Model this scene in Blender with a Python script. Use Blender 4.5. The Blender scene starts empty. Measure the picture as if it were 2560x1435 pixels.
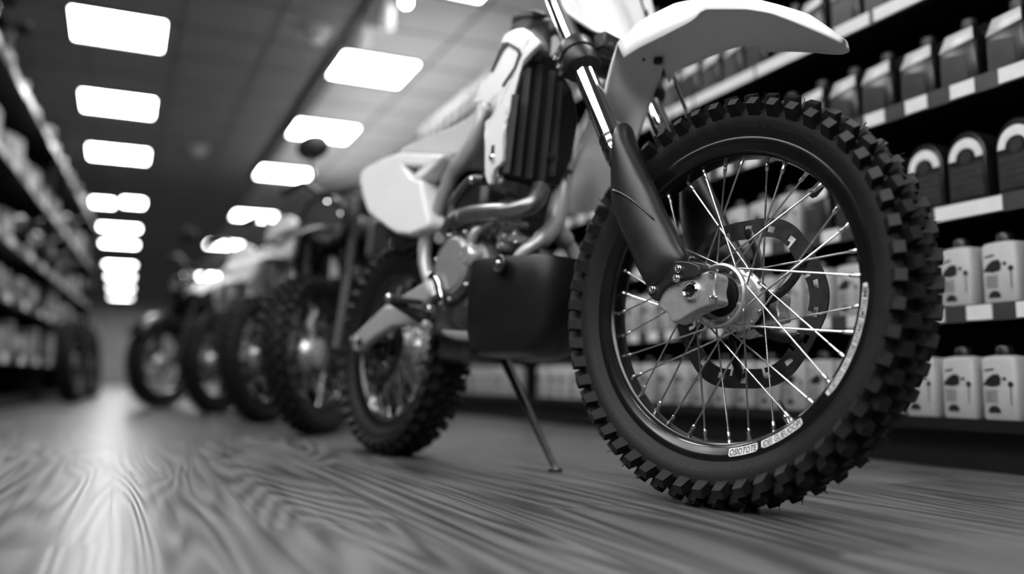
import bpy, bmesh, math, random
from mathutils import Vector, Matrix
random.seed(7)
PI = math.pi
SC = bpy.context.scene
COL = SC.collection
V = Vector

# ------------------------------------------------------------------ camera model (2560 x 1435)
FPX = 2104.0
CAM_H = 0.217
YAW = math.radians(25)
PITCH = math.atan(222.5 / FPX)
C_FW = V((math.sin(YAW) * math.cos(PITCH), math.cos(YAW) * math.cos(PITCH), math.sin(PITCH)))
C_RT = V((math.cos(YAW), -math.sin(YAW), 0))
C_UP = C_RT.cross(C_FW)
CAM = V((0, 0, CAM_H))

def ray(px, py):
    return C_RT * ((px - 1280) / FPX) - C_UP * ((py - 717.5) / FPX) + C_FW

def proj(p):
    q = p - CAM
    z = q.dot(C_FW)
    return V((1280 + FPX * q.dot(C_RT) / z, 717.5 - FPX * q.dot(C_UP) / z)), z

def on_z(px, py, z=0.0):
    D = ray(px, py)
    return CAM + D * ((z - CAM_H) / D.z)

def on_x(px, py, x):
    D = ray(px, py)
    return CAM + D * (x / D.x)

class Frame:
    """a rigid frame: X forward, Y left, Z up along the (leaning) thing"""
    def __init__(s, O, psi, lean):
        d = V((math.cos(psi), math.sin(psi), 0)); r0 = V((d.y, -d.x, 0)); u0 = V((0, 0, 1))
        u = u0 * math.cos(lean) - r0 * math.sin(lean); r = r0 * math.cos(lean) + u0 * math.sin(lean)
        s.O = V(O); s.d = d; s.u = u; s.r = r
        l = -r
        s.M = Matrix(((d.x, l.x, u.x, s.O.x), (d.y, l.y, u.y, s.O.y), (d.z, l.z, u.z, s.O.z), (0, 0, 0, 1)))
        s.Mi = s.M.inverted()
    def P(s, px, py, lat):
        return s.plane(px, py, V((0, -lat, 0)), V((0, 1, 0)))
    def plane(s, px, py, p0, n):
        W = s.M @ p0; N = s.M.to_3x3() @ n
        D = ray(px, py)
        return s.Mi @ (CAM + D * ((W - CAM).dot(N) / D.dot(N)))
    def L(s, pts, lat):
        return [s.P(x, y, lat) for x, y in pts]
    def px(s, p):
        return proj(s.M @ p)[0]

# ------------------------------------------------------------------ materials
MATS = {}
def mat(name, c, rough=0.5, metal=0.0, var=0.12, scale=40.0, bump=0.0, rvar=0.08, coat=0.0, spec=0.5):
    m = bpy.data.materials.new(name); m.use_nodes = True
    nt = m.node_tree; nd = nt.nodes; b = nd['Principled BSDF']
    b.inputs['Metallic'].default_value = metal
    b.inputs['Specular IOR Level'].default_value = spec
    if coat:
        b.inputs['Coat Weight'].default_value = coat; b.inputs['Coat Roughness'].default_value = 0.08
    tc = nd.new('ShaderNodeTexCoord'); nz = nd.new('ShaderNodeTexNoise')
    nz.inputs['Scale'].default_value = scale; nz.inputs['Detail'].default_value = 4
    nt.links.new(tc.outputs['Object'], nz.inputs['Vector'])
    r = nd.new('ShaderNodeValToRGB')
    lo, hi = c * (1 - var), min(1.0, c * (1 + var))
    r.color_ramp.elements[0].position = .3; r.color_ramp.elements[1].position = .7
    r.color_ramp.elements[0].color = (lo, lo, lo, 1); r.color_ramp.elements[1].color = (hi, hi, hi, 1)
    nt.links.new(nz.outputs['Fac'], r.inputs['Fac']); nt.links.new(r.outputs['Color'], b.inputs['Base Color'])
    mr = nd.new('ShaderNodeMapRange')
    mr.inputs['To Min'].default_value = max(0.02, rough - rvar); mr.inputs['To Max'].default_value = min(1, rough + rvar)
    nt.links.new(nz.outputs['Fac'], mr.inputs['Value']); nt.links.new(mr.outputs['Result'], b.inputs['Roughness'])
    if bump:
        bp = nd.new('ShaderNodeBump'); bp.inputs['Strength'].default_value = bump; bp.inputs['Distance'].default_value = 0.002
        n2 = nd.new('ShaderNodeTexNoise'); n2.inputs['Scale'].default_value = scale * 8
        nt.links.new(tc.outputs['Object'], n2.inputs['Vector']); nt.links.new(n2.outputs['Fac'], bp.inputs['Height'])
        nt.links.new(bp.outputs['Normal'], b.inputs['Normal'])
    MATS[name] = m
    return m

def emit(name, s, c=1.0):
    m = bpy.data.materials.new(name); m.use_nodes = True
    nt = m.node_tree; nd = nt.nodes; b = nd['Principled BSDF']
    b.inputs['Base Color'].default_value = (.8, .8, .8, 1)
    b.inputs['Emission Color'].default_value = (c, c, c, 1); b.inputs['Emission Strength'].default_value = s
    MATS[name] = m
    return m

RUBBER = mat('rubber', .009, .55, bump=.25, scale=60, spec=.25)
KNOBTOP = mat('worn_rubber', .017, .62, bump=.2, scale=60, spec=.4)
BLKPLA = mat('black_plastic', .012, .38, scale=30, spec=.45)
BLKSAT = mat('black_satin', .016, .30, scale=25, spec=.5)
BLKGLO = mat('black_gloss', .006, .20, scale=20, spec=.6)
BLKMET = mat('black_metal', .03, .28, metal=.7, scale=30)
DISCM = mat('disc_steel', .09, .30, metal=.9, scale=50)
LOUV = mat('louvre_grey', .055, .45, scale=20)
SKIDM = mat('skid_black', .008, .36, scale=20, spec=.4)
WHITE = mat('white_plastic', .80, .30, var=.03, scale=8)
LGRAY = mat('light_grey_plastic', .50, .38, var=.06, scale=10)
FRAMEM = mat('frame_grey', .42, .34, metal=.35, var=.06, scale=20)
CHROME = mat('chrome', .80, .07, metal=1.0, var=.03, scale=10, rvar=.03)
ALU = mat('cast_aluminium', .52, .27, metal=.6, var=.10, scale=50, bump=.12)
STEEL = mat('spoke_steel', .62, .24, metal=1.0, var=.05, scale=30)
ENGM = mat('engine_grey', .10, .40, metal=.7, var=.3, scale=30, bump=.2)
COVERM = mat('cover_grey', .33, .40, metal=.5, var=.05, scale=20)
PIPEM = mat('header_steel', .22, .30, metal=.8, var=.15, scale=30)
DARK = mat('dark_cavity', .004, .8, scale=20, spec=.2)
STICK = mat('sticker_white', .72, .45, var=.05, scale=60)
INK = mat('ink', .012, .5, scale=60)
SHELFM = mat('shelf_black', .010, .45, scale=12, spec=.35)
TAGW = mat('price_tag', .78, .5, var=.04, scale=30)
RAIL = mat('shelf_rail', .07, .35, metal=.3, var=.1, scale=20)
BOTW = mat('bottle_white', .52, .42, var=.05, scale=20)
BOTD = mat('bottle_dark', .012, .30, var=.2, scale=25)
BOTG = mat('bottle_grey', .03, .35, var=.2, scale=25)
BOTL = mat('label_and_highlight', .85, .35, var=.1, scale=40)  # real labels, and the highlight painted on the jug shoulders
BOXA = mat('carton_grey', .24, .6, var=.5, scale=25)
BOXB = mat('carton_pale', .36, .6, var=.4, scale=30)
BOXC = mat('carton_dark', .05, .5, var=.4, scale=30)
CEILM = mat('ceiling_paint', .28, .8, var=.05, scale=3)
GRIDM = mat('ceiling_grid', .20, .6, var=.05, scale=3)
LITCEILM = mat('lit_ceiling_paint', .75, .8, var=.04, scale=3)  # higher albedo paints the brightly lit part of the ceiling
WALLM = mat('wall_dark', .05, .8, var=.1, scale=3)
WALLP = mat('wall_pale', .8, .8, var=.1, scale=2)
PANEL = emit('light_panel', 25.0)
BULB = emit('bulb', 40.0)
UPL = emit('uplight', 14.0)  # emission of the added strip on the shelving top

def floor_mat():
    m = bpy.data.materials.new('wood_floor'); m.use_nodes = True
    nt = m.node_tree; nd = nt.nodes; b = nd['Principled BSDF']; lk = nt.links.new
    b.inputs['Specular IOR Level'].default_value = .4
    tc = nd.new('ShaderNodeTexCoord')
    # plank layout: swap axes so that planks run along Y
    sp = nd.new('ShaderNodeSeparateXYZ'); lk(tc.outputs['Object'], sp.inputs[0])
    cb = nd.new('ShaderNodeCombineXYZ'); lk(sp.outputs['Y'], cb.inputs['X']); lk(sp.outputs['X'], cb.inputs['Y'])
    br = nd.new('ShaderNodeTexBrick'); br.offset = .37; br.inputs['Scale'].default_value = 1.0
    br.inputs['Brick Width'].default_value = 1.25; br.inputs['Row Height'].default_value = .20
    br.inputs['Mortar Size'].default_value = .0012; br.inputs['Mortar Smooth'].default_value = .2
    br.inputs['Color1'].default_value = (.30, .30, .30, 1); br.inputs['Color2'].default_value = (.62, .62, .62, 1)
    br.inputs['Mortar'].default_value = (0, 0, 0, 1)
    lk(cb.outputs[0], br.inputs['Vector'])
    # grain: distorted coordinates stretched along Y, offset per plank
    mp = nd.new('ShaderNodeMapping'); mp.inputs['Scale'].default_value = (1.0, .075, 1.0)
    lk(tc.outputs['Object'], mp.inputs['Vector'])
    ad = nd.new('ShaderNodeVectorMath'); ad.operation = 'ADD'
    sc = nd.new('ShaderNodeVectorMath'); sc.operation = 'SCALE'; sc.inputs['Scale'].default_value = 9.0
    lk(br.outputs['Color'], sc.inputs[0]); lk(mp.outputs[0], ad.inputs[0]); lk(sc.outputs[0], ad.inputs[1])
    n1 = nd.new('ShaderNodeTexNoise'); n1.inputs['Scale'].default_value = 3.2; n1.inputs['Detail'].default_value = 2
    n1.inputs['Distortion'].default_value = .5
    lk(ad.outputs[0], n1.inputs['Vector'])
    mu = nd.new('ShaderNodeMath'); mu.operation = 'MULTIPLY'; mu.inputs[1].default_value = 190.0; lk(n1.outputs['Fac'], mu.inputs[0])
    sn = nd.new('ShaderNodeMath'); sn.operation = 'SINE'; lk(mu.outputs[0], sn.inputs[0])
    mp2 = nd.new('ShaderNodeMapping'); mp2.inputs['Scale'].default_value = (60, 2.2, 60); lk(tc.outputs['Object'], mp2.inputs['Vector'])
    n2 = nd.new('ShaderNodeTexNoise'); n2.inputs['Scale'].default_value = 1.0; n2.inputs['Detail'].default_value = 5; lk(mp2.outputs[0], n2.inputs['Vector'])
    a1 = nd.new('ShaderNodeMath'); a1.operation = 'MULTIPLY_ADD'; a1.inputs[1].default_value = .22; lk(sn.outputs[0], a1.inputs[0]); lk(n2.outputs['Fac'], a1.inputs[2])
    rp = nd.new('ShaderNodeValToRGB')
    rp.color_ramp.elements[0].position = .15; rp.color_ramp.elements[0].color = (.034, .034, .034, 1)
    rp.color_ramp.elements[1].position = .85; rp.color_ramp.elements[1].color = (.165, .165, .165, 1)
    lk(a1.outputs[0], rp.inputs['Fac'])
    mx = nd.new('ShaderNodeMix'); mx.data_type = 'RGBA'; mx.blend_type = 'MULTIPLY'; mx.inputs['Factor'].default_value = 1.0
    mr = nd.new('ShaderNodeMapRange'); mr.inputs['From Min'].default_value = 0; mr.inputs['From Max'].default_value = .62
    mr.inputs['To Min'].default_value = .45; mr.inputs['To Max'].default_value = 1.1
    lk(br.outputs['Color'], mr.inputs['Value'])
    lk(rp.outputs['Color'], mx.inputs['A']); lk(mr.outputs['Result'], mx.inputs['B'])
    lk(mx.outputs['Result'], b.inputs['Base Color'])
    r2 = nd.new('ShaderNodeMapRange'); r2.inputs['To Min'].default_value = .25; r2.inputs['To Max'].default_value = .38
    lk(n2.outputs['Fac'], r2.inputs['Value']); lk(r2.outputs['Result'], b.inputs['Roughness'])
    bp = nd.new('ShaderNodeBump'); bp.inputs['Strength'].default_value = .22; bp.inputs['Distance'].default_value = .002
    lk(a1.outputs[0], bp.inputs['Height']); lk(bp.outputs['Normal'], b.inputs['Normal'])
    MATS['wood_floor'] = m
    return m
WOOD = floor_mat()

# ------------------------------------------------------------------ mesh builder
class MB:
    def __init__(s):
        s.v = []; s.f = []; s.m = []
    def add(s, vs, fs, mi=0):
        o = len(s.v)
        s.v += [tuple(p) for p in vs]
        s.f += [tuple(i + o for i in f) for f in fs]; s.m += [mi] * len(fs)
        return s
    def xf(s, M):
        s.v = [tuple(M @ V(p)) for p in s.v]
        return s
    # closed rings joined with quads
    def loft(s, rings, cap=True, closed=True, mi=0):
        n = len(rings[0]); vs = [p for r in rings for p in r]; fs = []
        for i in range(len(rings) - 1):
            for j in range(n if closed else n - 1):
                a, b = i * n + j, i * n + (j + 1) % n
                fs.append((a, b, b + n, a + n))
        if cap and closed:
            fs.append(tuple(range(n - 1, -1, -1))); fs.append(tuple((len(rings) - 1) * n + k for k in range(n)))
        return s.add(vs, fs, mi)
    def tube(s, pts, rad, seg=12, mi=0, flat=1.0, side=None):
        pts = [V(p) for p in pts]
        if not hasattr(rad, '__len__'): rad = [rad] * len(pts)
        rings = []; ref = None
        for i, p in enumerate(pts):
            t = (pts[min(i + 1, len(pts) - 1)] - pts[max(i - 1, 0)]).normalized()
            if ref is None:
                ref = side if side is not None else (V((0, 1, 0)) if abs(t.y) < .9 else V((1, 0, 0)))
            a = (ref - t * ref.dot(t)).normalized(); ref = a
            b = t.cross(a)
            rings.append([p + a * (rad[i] * math.cos(2 * PI * k / seg)) * flat + b * (rad[i] * math.sin(2 * PI * k / seg)) for k in range(seg)])
        return s.loft(rings, mi=mi)
    # revolve (r, lat) profile about the wheel axis (local Y); lat>0 is the right side
    def lathe(s, prof, seg=64, mi=0, closed=False, c=(0, 0, 0)):
        rings = []
        for k in range(seg):
            a = 2 * PI * k / seg
            rings.append([V((c[0] + r * math.cos(a), c[1] - l, c[2] + r * math.sin(a))) for r, l in prof])
        n = len(prof); vs = [p for r in rings for p in r]; fs = []
        for k in range(seg):
            k2 = (k + 1) % seg
            for j in range(n if closed else n - 1):
                j2 = (j + 1) % n
                fs.append((k * n + j, k * n + j2, k2 * n + j2, k2 * n + j))
        return s.add(vs, fs, mi)
    def rod(s, a, b, prof, seg=16, mi=0):
        """revolve (radius, t 0..1) about the axis a->b"""
        a, b = V(a), V(b); t = (b - a)
        u = t.orthogonal().normalized(); w = t.normalized().cross(u)
        rings = [[a + t * q + (u * math.cos(2 * PI * k / seg) + w * math.sin(2 * PI * k / seg)) * r for k in range(seg)] for r, q in prof]
        return s.loft(rings, mi=mi)
    def box(s, c, e, R=None, mi=0, taper=1.0):
        c = V(c); hx, hy, hz = e[0] / 2, e[1] / 2, e[2] / 2
        vs = []
        for z in (-1, 1):
            k = taper if z > 0 else 1
            for x, y in ((-1, -1), (1, -1), (1, 1), (-1, 1)):
                q = V((x * hx * k, y * hy * k, z * hz))
                vs.append(c + (R @ q if R else q))
        return s.add(vs, [(3, 2, 1, 0), (4, 5, 6, 7), (0, 1, 5, 4), (1, 2, 6, 5), (2, 3, 7, 6), (3, 0, 4, 7)], mi)
    def prism(s, poly, off, mi=0):
        """polygon extruded by the vector off"""
        n = len(poly); poly = [V(p) for p in poly]
        vs = poly + [p + V(off) for p in poly]
        fs = [tuple(range(n)), tuple(range(2 * n - 1, n - 1, -1))] + [(i, i + n, (i + 1) % n + n, (i + 1) % n) for i in range(n)]
        return s.add(vs, fs, mi)
    def ball(s, c, r, seg=16, rings=10, mi=0):
        c = V(c); r = V(r) if hasattr(r, '__len__') else V((r, r, r)); R = []
        for i in range(1, rings):
            t = PI * i / rings
            R.append([c + V((r.x * math.sin(t) * math.cos(2 * PI * k / seg), r.y * math.sin(t) * math.sin(2 * PI * k / seg), r.z * math.cos(t))) for k in range(seg)])
        n = seg
        vs = [c + V((0, 0, r.z))] + [p for q in R for p in q] + [c - V((0, 0, r.z))]
        fs = [(0, 1 + k, 1 + (k + 1) % n) for k in range(n)]
        for i in range(len(R) - 1):
            for k in range(n):
                a, b = 1 + i * n + k, 1 + i * n + (k + 1) % n
                fs.append((a, a + n, b + n, b))
        L = len(vs) - 1; o = 1 + (len(R) - 1) * n
        fs += [(L, o + (k + 1) % n, o + k) for k in range(n)]
        return s.add(vs, fs, mi)
    def mesh(s, name, mats, ang=38):
        me = bpy.data.meshes.new(name); me.from_pydata(s.v, [], s.f)
        for m in (mats if isinstance(mats, (list, tuple)) else [mats]): me.materials.append(m)
        for p, mi in zip(me.polygons, s.m): p.material_index = mi
        bm = bmesh.new(); bm.from_mesh(me)
        bmesh.ops.recalc_face_normals(bm, faces=bm.faces)
        lim = math.radians(ang)
        for f in bm.faces: f.smooth = True
        for e in bm.edges:
            if len(e.link_faces) == 2 and e.calc_face_angle(0) > lim: e.smooth = False
        bm.to_mesh(me); bm.free()
        return me

def link(name, data, parent=None, M=None):
    o = bpy.data.objects.new(name, data); COL.objects.link(o)
    if parent is not None: o.parent = parent
    if M is not None: o.matrix_local = M
    return o
def build(name, mb, mats, parent=None, bevel=0, ang=38, M=None, label=None, seg=2, sub=0, solid=0):
    o = link(name, mb.mesh(name, mats, ang), parent, M)
    if solid:
        md = o.modifiers.new('solid', 'SOLIDIFY'); md.thickness = solid; md.offset = 0
    if bevel:
        md = o.modifiers.new('bevel', 'BEVEL'); md.width = bevel; md.segments = seg; md.limit_method = 'ANGLE'; md.angle_limit = math.radians(35)
    if sub:
        md = o.modifiers.new('sub', 'SUBSURF'); md.levels = sub; md.render_levels = sub
    if label: o['label'] = label
    return o
def empty(name, parent=None, M=None):
    o = link(name, None, parent, M); o.empty_display_size = .1
    return o
def tag(o, label, cat, group=None, kind=None):
    o['label'] = label; o['category'] = cat
    if group: o['group'] = group
    if kind: o['kind'] = kind
    return o
def structure(name, mb, mats, **k):
    o = build(name, mb, mats, **k); o['kind'] = 'structure'
    return o
def copy_tree(o, parent=None):
    c = o.copy(); COL.objects.link(c)
    if parent is not None: c.parent = parent
    for ch in [x for x in bpy.data.objects if x.parent == o]: copy_tree(ch, c)
    return c

def smooth(pts, n=4, closed=False):
    pts = [V(p) for p in pts]; out = []; N = len(pts)
    for i in range(N if closed else N - 1):
        if closed: p0, p1, p2, p3 = pts[i - 1], pts[i], pts[(i + 1) % N], pts[(i + 2) % N]
        else: p0, p1, p2, p3 = pts[max(i - 1, 0)], pts[i], pts[i + 1], pts[min(i + 2, N - 1)]
        for k in range(n):
            t = k / n
            out.append(.5 * (2 * p1 + (p2 - p0) * t + (2 * p0 - 5 * p1 + 4 * p2 - p3) * t * t + (3 * p1 - p0 - 3 * p2 + p3) * t ** 3))
    if not closed: out.append(pts[-1])
    return out

def panel(name, poly, mats, parent, fn, thick, M=None, cuts=3, bevel=0, rnd=3, label=None):
    """a curved sheet: polygon outline filled, cut up, bent by fn(p)->offset, given a thickness"""
    poly = smooth(poly, rnd, True) if rnd else [V(p) for p in poly]
    bm = bmesh.new()
    f = bm.faces.new([bm.verts.new(p) for p in poly])
    bmesh.ops.triangulate(bm, faces=[f])
    for _ in range(cuts):
        es = [e for e in bm.edges if e.calc_length() > .02]
        if not es: break
        bmesh.ops.subdivide_edges(bm, edges=es, cuts=1)
        bmesh.ops.triangulate(bm, faces=[q for q in bm.faces if len(q.verts) > 3])
        bmesh.ops.beautify_fill(bm, faces=bm.faces[:], edges=[e for e in bm.edges if not e.is_boundary])
    for v in bm.verts: v.co = v.co + fn(v.co)
    for q in bm.faces: q.smooth = True
    me = bpy.data.meshes.new(name); bm.to_mesh(me); bm.free()
    for m in (mats if isinstance(mats, (list, tuple)) else [mats]): me.materials.append(m)
    o = link(name, me, parent, M)
    md = o.modifiers.new('solid', 'SOLIDIFY'); md.thickness = thick; md.offset = 0
    if bevel:
        md = o.modifiers.new('bevel', 'BEVEL'); md.width = bevel; md.segments = 3; md.limit_method = 'ANGLE'; md.angle_limit = math.radians(50)
    if label: o['label'] = label
    return o

def text_geo(s, size=1.0, shear=0.0, bold=0.0):
    cu = bpy.data.curves.new('t', 'FONT'); cu.body = s; cu.size = size; cu.shear = shear; cu.offset = bold; cu.resolution_u = 2
    o = bpy.data.objects.new('t', cu); COL.objects.link(o)
    dg = bpy.context.evaluated_depsgraph_get(); dg.update()
    me = bpy.data.meshes.new_from_object(o.evaluated_get(dg))
    vs = [v.co.copy() for v in me.vertices]; fs = [tuple(p.vertices) for p in me.polygons]
    bpy.data.objects.remove(o); bpy.data.curves.remove(cu); bpy.data.meshes.remove(me)
    return vs, fs

# ================================================================== wheels
def carcass(Rr, Rt, hw):
    h = Rt - Rr
    half = [(Rr - .004, hw * .60), (Rr + .006, hw * .70), (Rr + h * .20, hw * .88), (Rr + h * .38, hw * .98), (Rr + h * .52, hw * .97),
            (Rr + h * .62, hw * .86), (Rr + h * .70, hw * .64), (Rr + h * .755, hw * .36), (Rr + h * .77, 0)]
    return half + [(r, -l) for r, l in half[-2::-1]]

def tire_mb(Rr, Rt, hw, N, spew=0, rows=3):
    mb = MB(); mb.lathe(carcass(Rr, Rt, hw), 120)
    h = Rt - Rr; rnd = random.Random(3); tips = []
    pitch = 2 * PI / N
    def knob(a, lat, r, tilt, tl, wl, ht, yaw=0.0, mi=0):
        # local: X tangent, Y lateral, Z outward
        er = V((math.cos(a), 0, math.sin(a))); et = V((-math.sin(a), 0, math.cos(a))); ey = V((0, -1, 0))
        n = er * math.cos(tilt) + ey * math.sin(tilt); w = ey * math.cos(tilt) - er * math.sin(tilt)
        c = er * r + ey * lat
        t2 = et * math.cos(yaw) + w * math.sin(yaw); w2 = w * math.cos(yaw) - et * math.sin(yaw)
        vs = []
        for z, k in ((-.006, 1.18), (ht, .90)):
            for x, y in ((-1, -1), (1, -1), (1, 1), (-1, 1)):
                vs.append(c + t2 * (x * tl / 2 * k) + w2 * (y * wl / 2 * k) + n * z)
        mb.add(vs, [(3, 2, 1, 0), (0, 1, 5, 4), (1, 2, 6, 5), (2, 3, 7, 6), (3, 0, 4, 7)], 0)
        mb.add(vs[4:], [(0, 1, 2, 3)], mi)
        tips.append((c + n * ht + t2 * (tl * .35) + w2 * (wl * .35), (n + w * .6).normalized()))
    for i in range(N):
        a = i * pitch
        for s in (1, -1):
            b = a + (pitch * .5 if s < 0 else 0)
            knob(b, s * hw * .93, Rr + h * .585, s * 1.0, .0195 * Rt / .3545, .018, h * .27, mi=1)
            knob(b + pitch * .5, s * hw * .60, Rr + h * .715, s * .52, .021 * Rt / .3545, .019 * hw / .045, h * .29, yaw=s * .2)
            knob(b, s * hw * .20, Rr + h * .765, s * .12, .0185 * Rt / .3545, .014 * hw / .045, h * .225)
    for k in range(spew):
        p, n = tips[rnd.randrange(len(tips))]
        n = (n + V((rnd.uniform(-.3, .3), rnd.uniform(-.3, .3), rnd.uniform(-.3, .3)))).normalized()
        L = rnd.uniform(.004, .011)
        mb.rod(p - n * .002, p + n * L, [(.0008, 0), (.0006, .8), (.0001, 1)], 5)
    return mb

def rim_mb(Rr, hw):
    w = hw * .66
    p = [(Rr, w), (Rr + .001, w - .003), (Rr - .006, w - .005), (Rr - .014, w * .72), (Rr - .016, w * .3), (Rr - .016, -w * .3), (Rr - .014, -w * .72),
         (Rr - .006, -w + .005), (Rr + .001, -w + .003), (Rr, -w), (Rr - .006, -w - .001), (Rr - .012, -w * .93), (Rr - .022, -w * .80), (Rr - .024, -w * .62), (Rr - .029, -w * .5),
         (Rr - .031, 0), (Rr - .029, w * .5), (Rr - .024, w * .62), (Rr - .022, w * .80), (Rr - .012, w * .93), (Rr - .006, w + .001)]
    return MB().lathe(p, 128, closed=True)

def spoke_mb(Rr, rf, lf, off, lat_r=.004):
    """one spoke whose rim end is at angle 0; hub end at angle off on the flange (rf, lf)"""
    mb = MB()
    hub = V((rf * math.cos(off), -lf, rf * math.sin(off))); rim = V((Rr - .030, -lat_r * (1 if lf > 0 else -1), 0))
    t = (rim - hub).normalized()
    inn = V((0, lf / abs(lf) * .006, 0))
    pts = [hub + inn - t * .001, hub + t * .004 + inn * .2, hub + t * .02, rim - t * .02, rim]
    mb.tube(pts, [.0019, .0019, .0017, .0017, .0017], 8)
    mb.rod(rim - t * .021, rim + t * .002, [(.0022, 0), (.0032, .06), (.0034, .5), (.0028, .55), (.0040, .75), (.0040, 1)], 8)
    return mb

def wheel(parent, M, Rr, Rt, hw, N, spokes, fl_r=.0565, fl_l=.026, spew=0, fmat=STEEL, name='front_wheel', disc=True, hubseg=48):
    w = empty(name, parent, M)
    build('tire', tire_mb(Rr, Rt, hw, N, spew), [RUBBER, KNOBTOP], w, ang=30)
    build('rim', rim_mb(Rr, hw), BLKGLO, w, ang=40)
    hb = MB()
    f = fl_r
    hb.lathe([(.0, fl_l + .010), (.010, fl_l + .010), (.0155, fl_l + .012), (.021, fl_l + .010), (.0225, fl_l + .002), (.024, fl_l - .008), (f * .60, fl_l - .013), (f * .74, fl_l - .011), (f * .84, fl_l - .002), (f * .93, fl_l + .003),
              (f * 1.0, fl_l + .001), (f * 1.02, fl_l - .004), (f * .98, fl_l - .009), (f * .86, fl_l - .012), (f * .66, fl_l - .022), (f * .62, 0), (f * .70, -fl_l * .6), (f * .84, -fl_l * 1.0), (f * .98, -fl_l * 1.1),
              (f * 1.0, -fl_l * 1.25), (f * .93, -fl_l * 1.5), (f * .6, -fl_l * 1.6), (.02, -fl_l * 1.7), (0, -fl_l * 1.7)], hubseg)
    for k in range(9):   # drillings between the spokes
        a = k * 2 * PI / 9 + .3
        c = V((f * .79 * math.cos(a), -(fl_l - .005), f * .79 * math.sin(a)))
        hb.rod(c, c + V((0, -.0035, 0)), [(.0001, 0), (.0036, 0), (.0036, .6), (.0024, 1), (.0001, 1)], 10)
    build('hub', hb, ALU, w, ang=30)
    build('hub_shade_disc', MB().lathe([(.012, fl_l + .0105), (.024, fl_l + .0105), (.030, fl_l - .006), (.034, fl_l - .009), (.036, fl_l - .016)], hubseg), DARK, w, ang=30)  # black disc paints the shade in the hub's inner hollow
    kinds = {}
    for i in range(spokes):
        near = i % 2 == 0; lead = (i // 2) % 2 == 0
        k = (near, lead)
        if k not in kinds:
            o = spoke_mb(Rr, f * .94 if near else f * .96, fl_l - .004 if near else -fl_l * 1.15, (1 if lead else -1) * math.radians(58))
            kinds[k] = o.mesh('spoke', fmat, 40)
        link('spoke', kinds[k], w, Matrix.Rotation(-(i + .35) * 2 * PI / spokes, 4, 'Y'))
    return w

def disc_mb(Ro, Ri, lat, th=.004, n=108, holes=True, arms=6, hub=.05):
    mb = MB(); bm_v = []
    radii = [Ri, Ri + (Ro - Ri) * .30, Ri + (Ro - Ri) * .62, Ro]
    def ringpt(r, a, l): return V((r * math.cos(a), -l, r * math.sin(a)))
    solid = set()
    for i in range(n):
        for j in range(3):
            if holes and j == 1 and i % 6 in (2, 3): continue
            if holes and j == 0 and i % 9 in (5,): continue
            solid.add((i, j))
    for (i, j) in solid:
        a0, a1 = 2 * PI * i / n, 2 * PI * (i + 1) / n
        wob = lambda r, a: r + (.004 * math.cos(a * 6) if r in (Ro, Ri) else 0)
        q = [(radii[j], a0), (radii[j + 1], a0), (radii[j + 1], a1), (radii[j], a1)]
        top = [ringpt(wob(r, a), a, lat + th / 2) for r, a in q]; bot = [ringpt(wob(r, a), a, lat - th / 2) for r, a in q]
        fs = [(0, 1, 2, 3), (7, 6, 5, 4)]
        if (i, j - 1) not in solid: fs.append((0, 3, 7, 4))
        if (i, j + 1) not in solid: fs.append((1, 5, 6, 2))
        if ((i - 1) % n, j) not in solid: fs.append((0, 4, 5, 1))
        if ((i + 1) % n, j) not in solid: fs.append((3, 2, 6, 7))
        mb.add(top + bot, fs)
    return mb
def carrier_mb(Ri, lat, arms=6, hub=.046, tw=.5):
    mb = MB()
    mb.lathe([(.02, lat + .006), (hub, lat + .006), (hub + .004, lat), (hub, lat - .004), (.02, lat - .004)], 40)
    for k in range(arms):
        a0 = 2 * PI * k / arms
        pts = []
        for t in (0, .25, .5, .75, 1.0):
            r = hub * .9 + (Ri + .006 - hub * .9) * t; a = a0 + tw * t
            pts.append(V((r * math.cos(a), -(lat + .001), r * math.sin(a))))
        mb.tube(smooth(pts, 3), .0085, 8, flat=.35, side=V((0, 1, 0)))
        p = pts[-1]
        mb.rod(p + V((0, -.005, 0)), p + V((0, .003, 0)), [(.0001, 0), (.006, 0), (.0075, .2), (.0075, 1), (.0001, 1)], 14)
    return mb

def bolt_mb(c, n, r, h, hexs=True):
    c, n = V(c), V(n).normalized()
    mb = MB(); mb.rod(c - n * .002, c + n * h, [(.0001, 0), (r * 1.15, 0), (r * 1.15, .25), (r, .35), (r, .85), (r * .8, 1), (r * .52, 1), (r * .45, .55), (.0001, .55)], 14)
    return mb

# ================================================================== HERO DIRT BIKE
F = Frame((.9554, 1.1653, .1354 + CAM_H), -1.3125, .1053)          # steered front assembly, origin at the front hub
rc = on_z(975, 1136)
fc = F.M @ V((0, 0, -.3545))
PSI = math.atan2(fc.y - rc.y, fc.x - rc.x)
B = Frame((rc.x, rc.y, 0), PSI, .1053)                              # the frame of the bike, origin where the rear tyre meets the floor
hero = empty('dirt_bike'); hero.matrix_world = B.M
tag(hero, 'large white and black motocross bike in front, standing on its side stand', 'motorcycle')
MF = B.Mi @ F.M
YR = V((0, -1, 0))     # towards the near (right) side
def hb(name, mb, mats, **k): return build(name, mb, mats, hero, **k)
def hf(name, mb, mats, **k): return build(name, mb, mats, hero, M=MF, **k)

# ---- front wheel
fwh = wheel(hero, MF, .280, .3545, .0445, 52, 36, spew=260)
build('brake_disc', disc_mb(.156, .122, -.058), DISCM, fwh, ang=30)
build('disc_carrier', carrier_mb(.122, -.056), BLKMET, fwh, ang=35)
axm = MB(); axm.rod((0, .12, 0), (0, -.098, 0), [(.0001, 0), (.011, 0), (.011, 1), (.0001, 1)], 24)
build('axle', axm, BLKMET, fwh)
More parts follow.
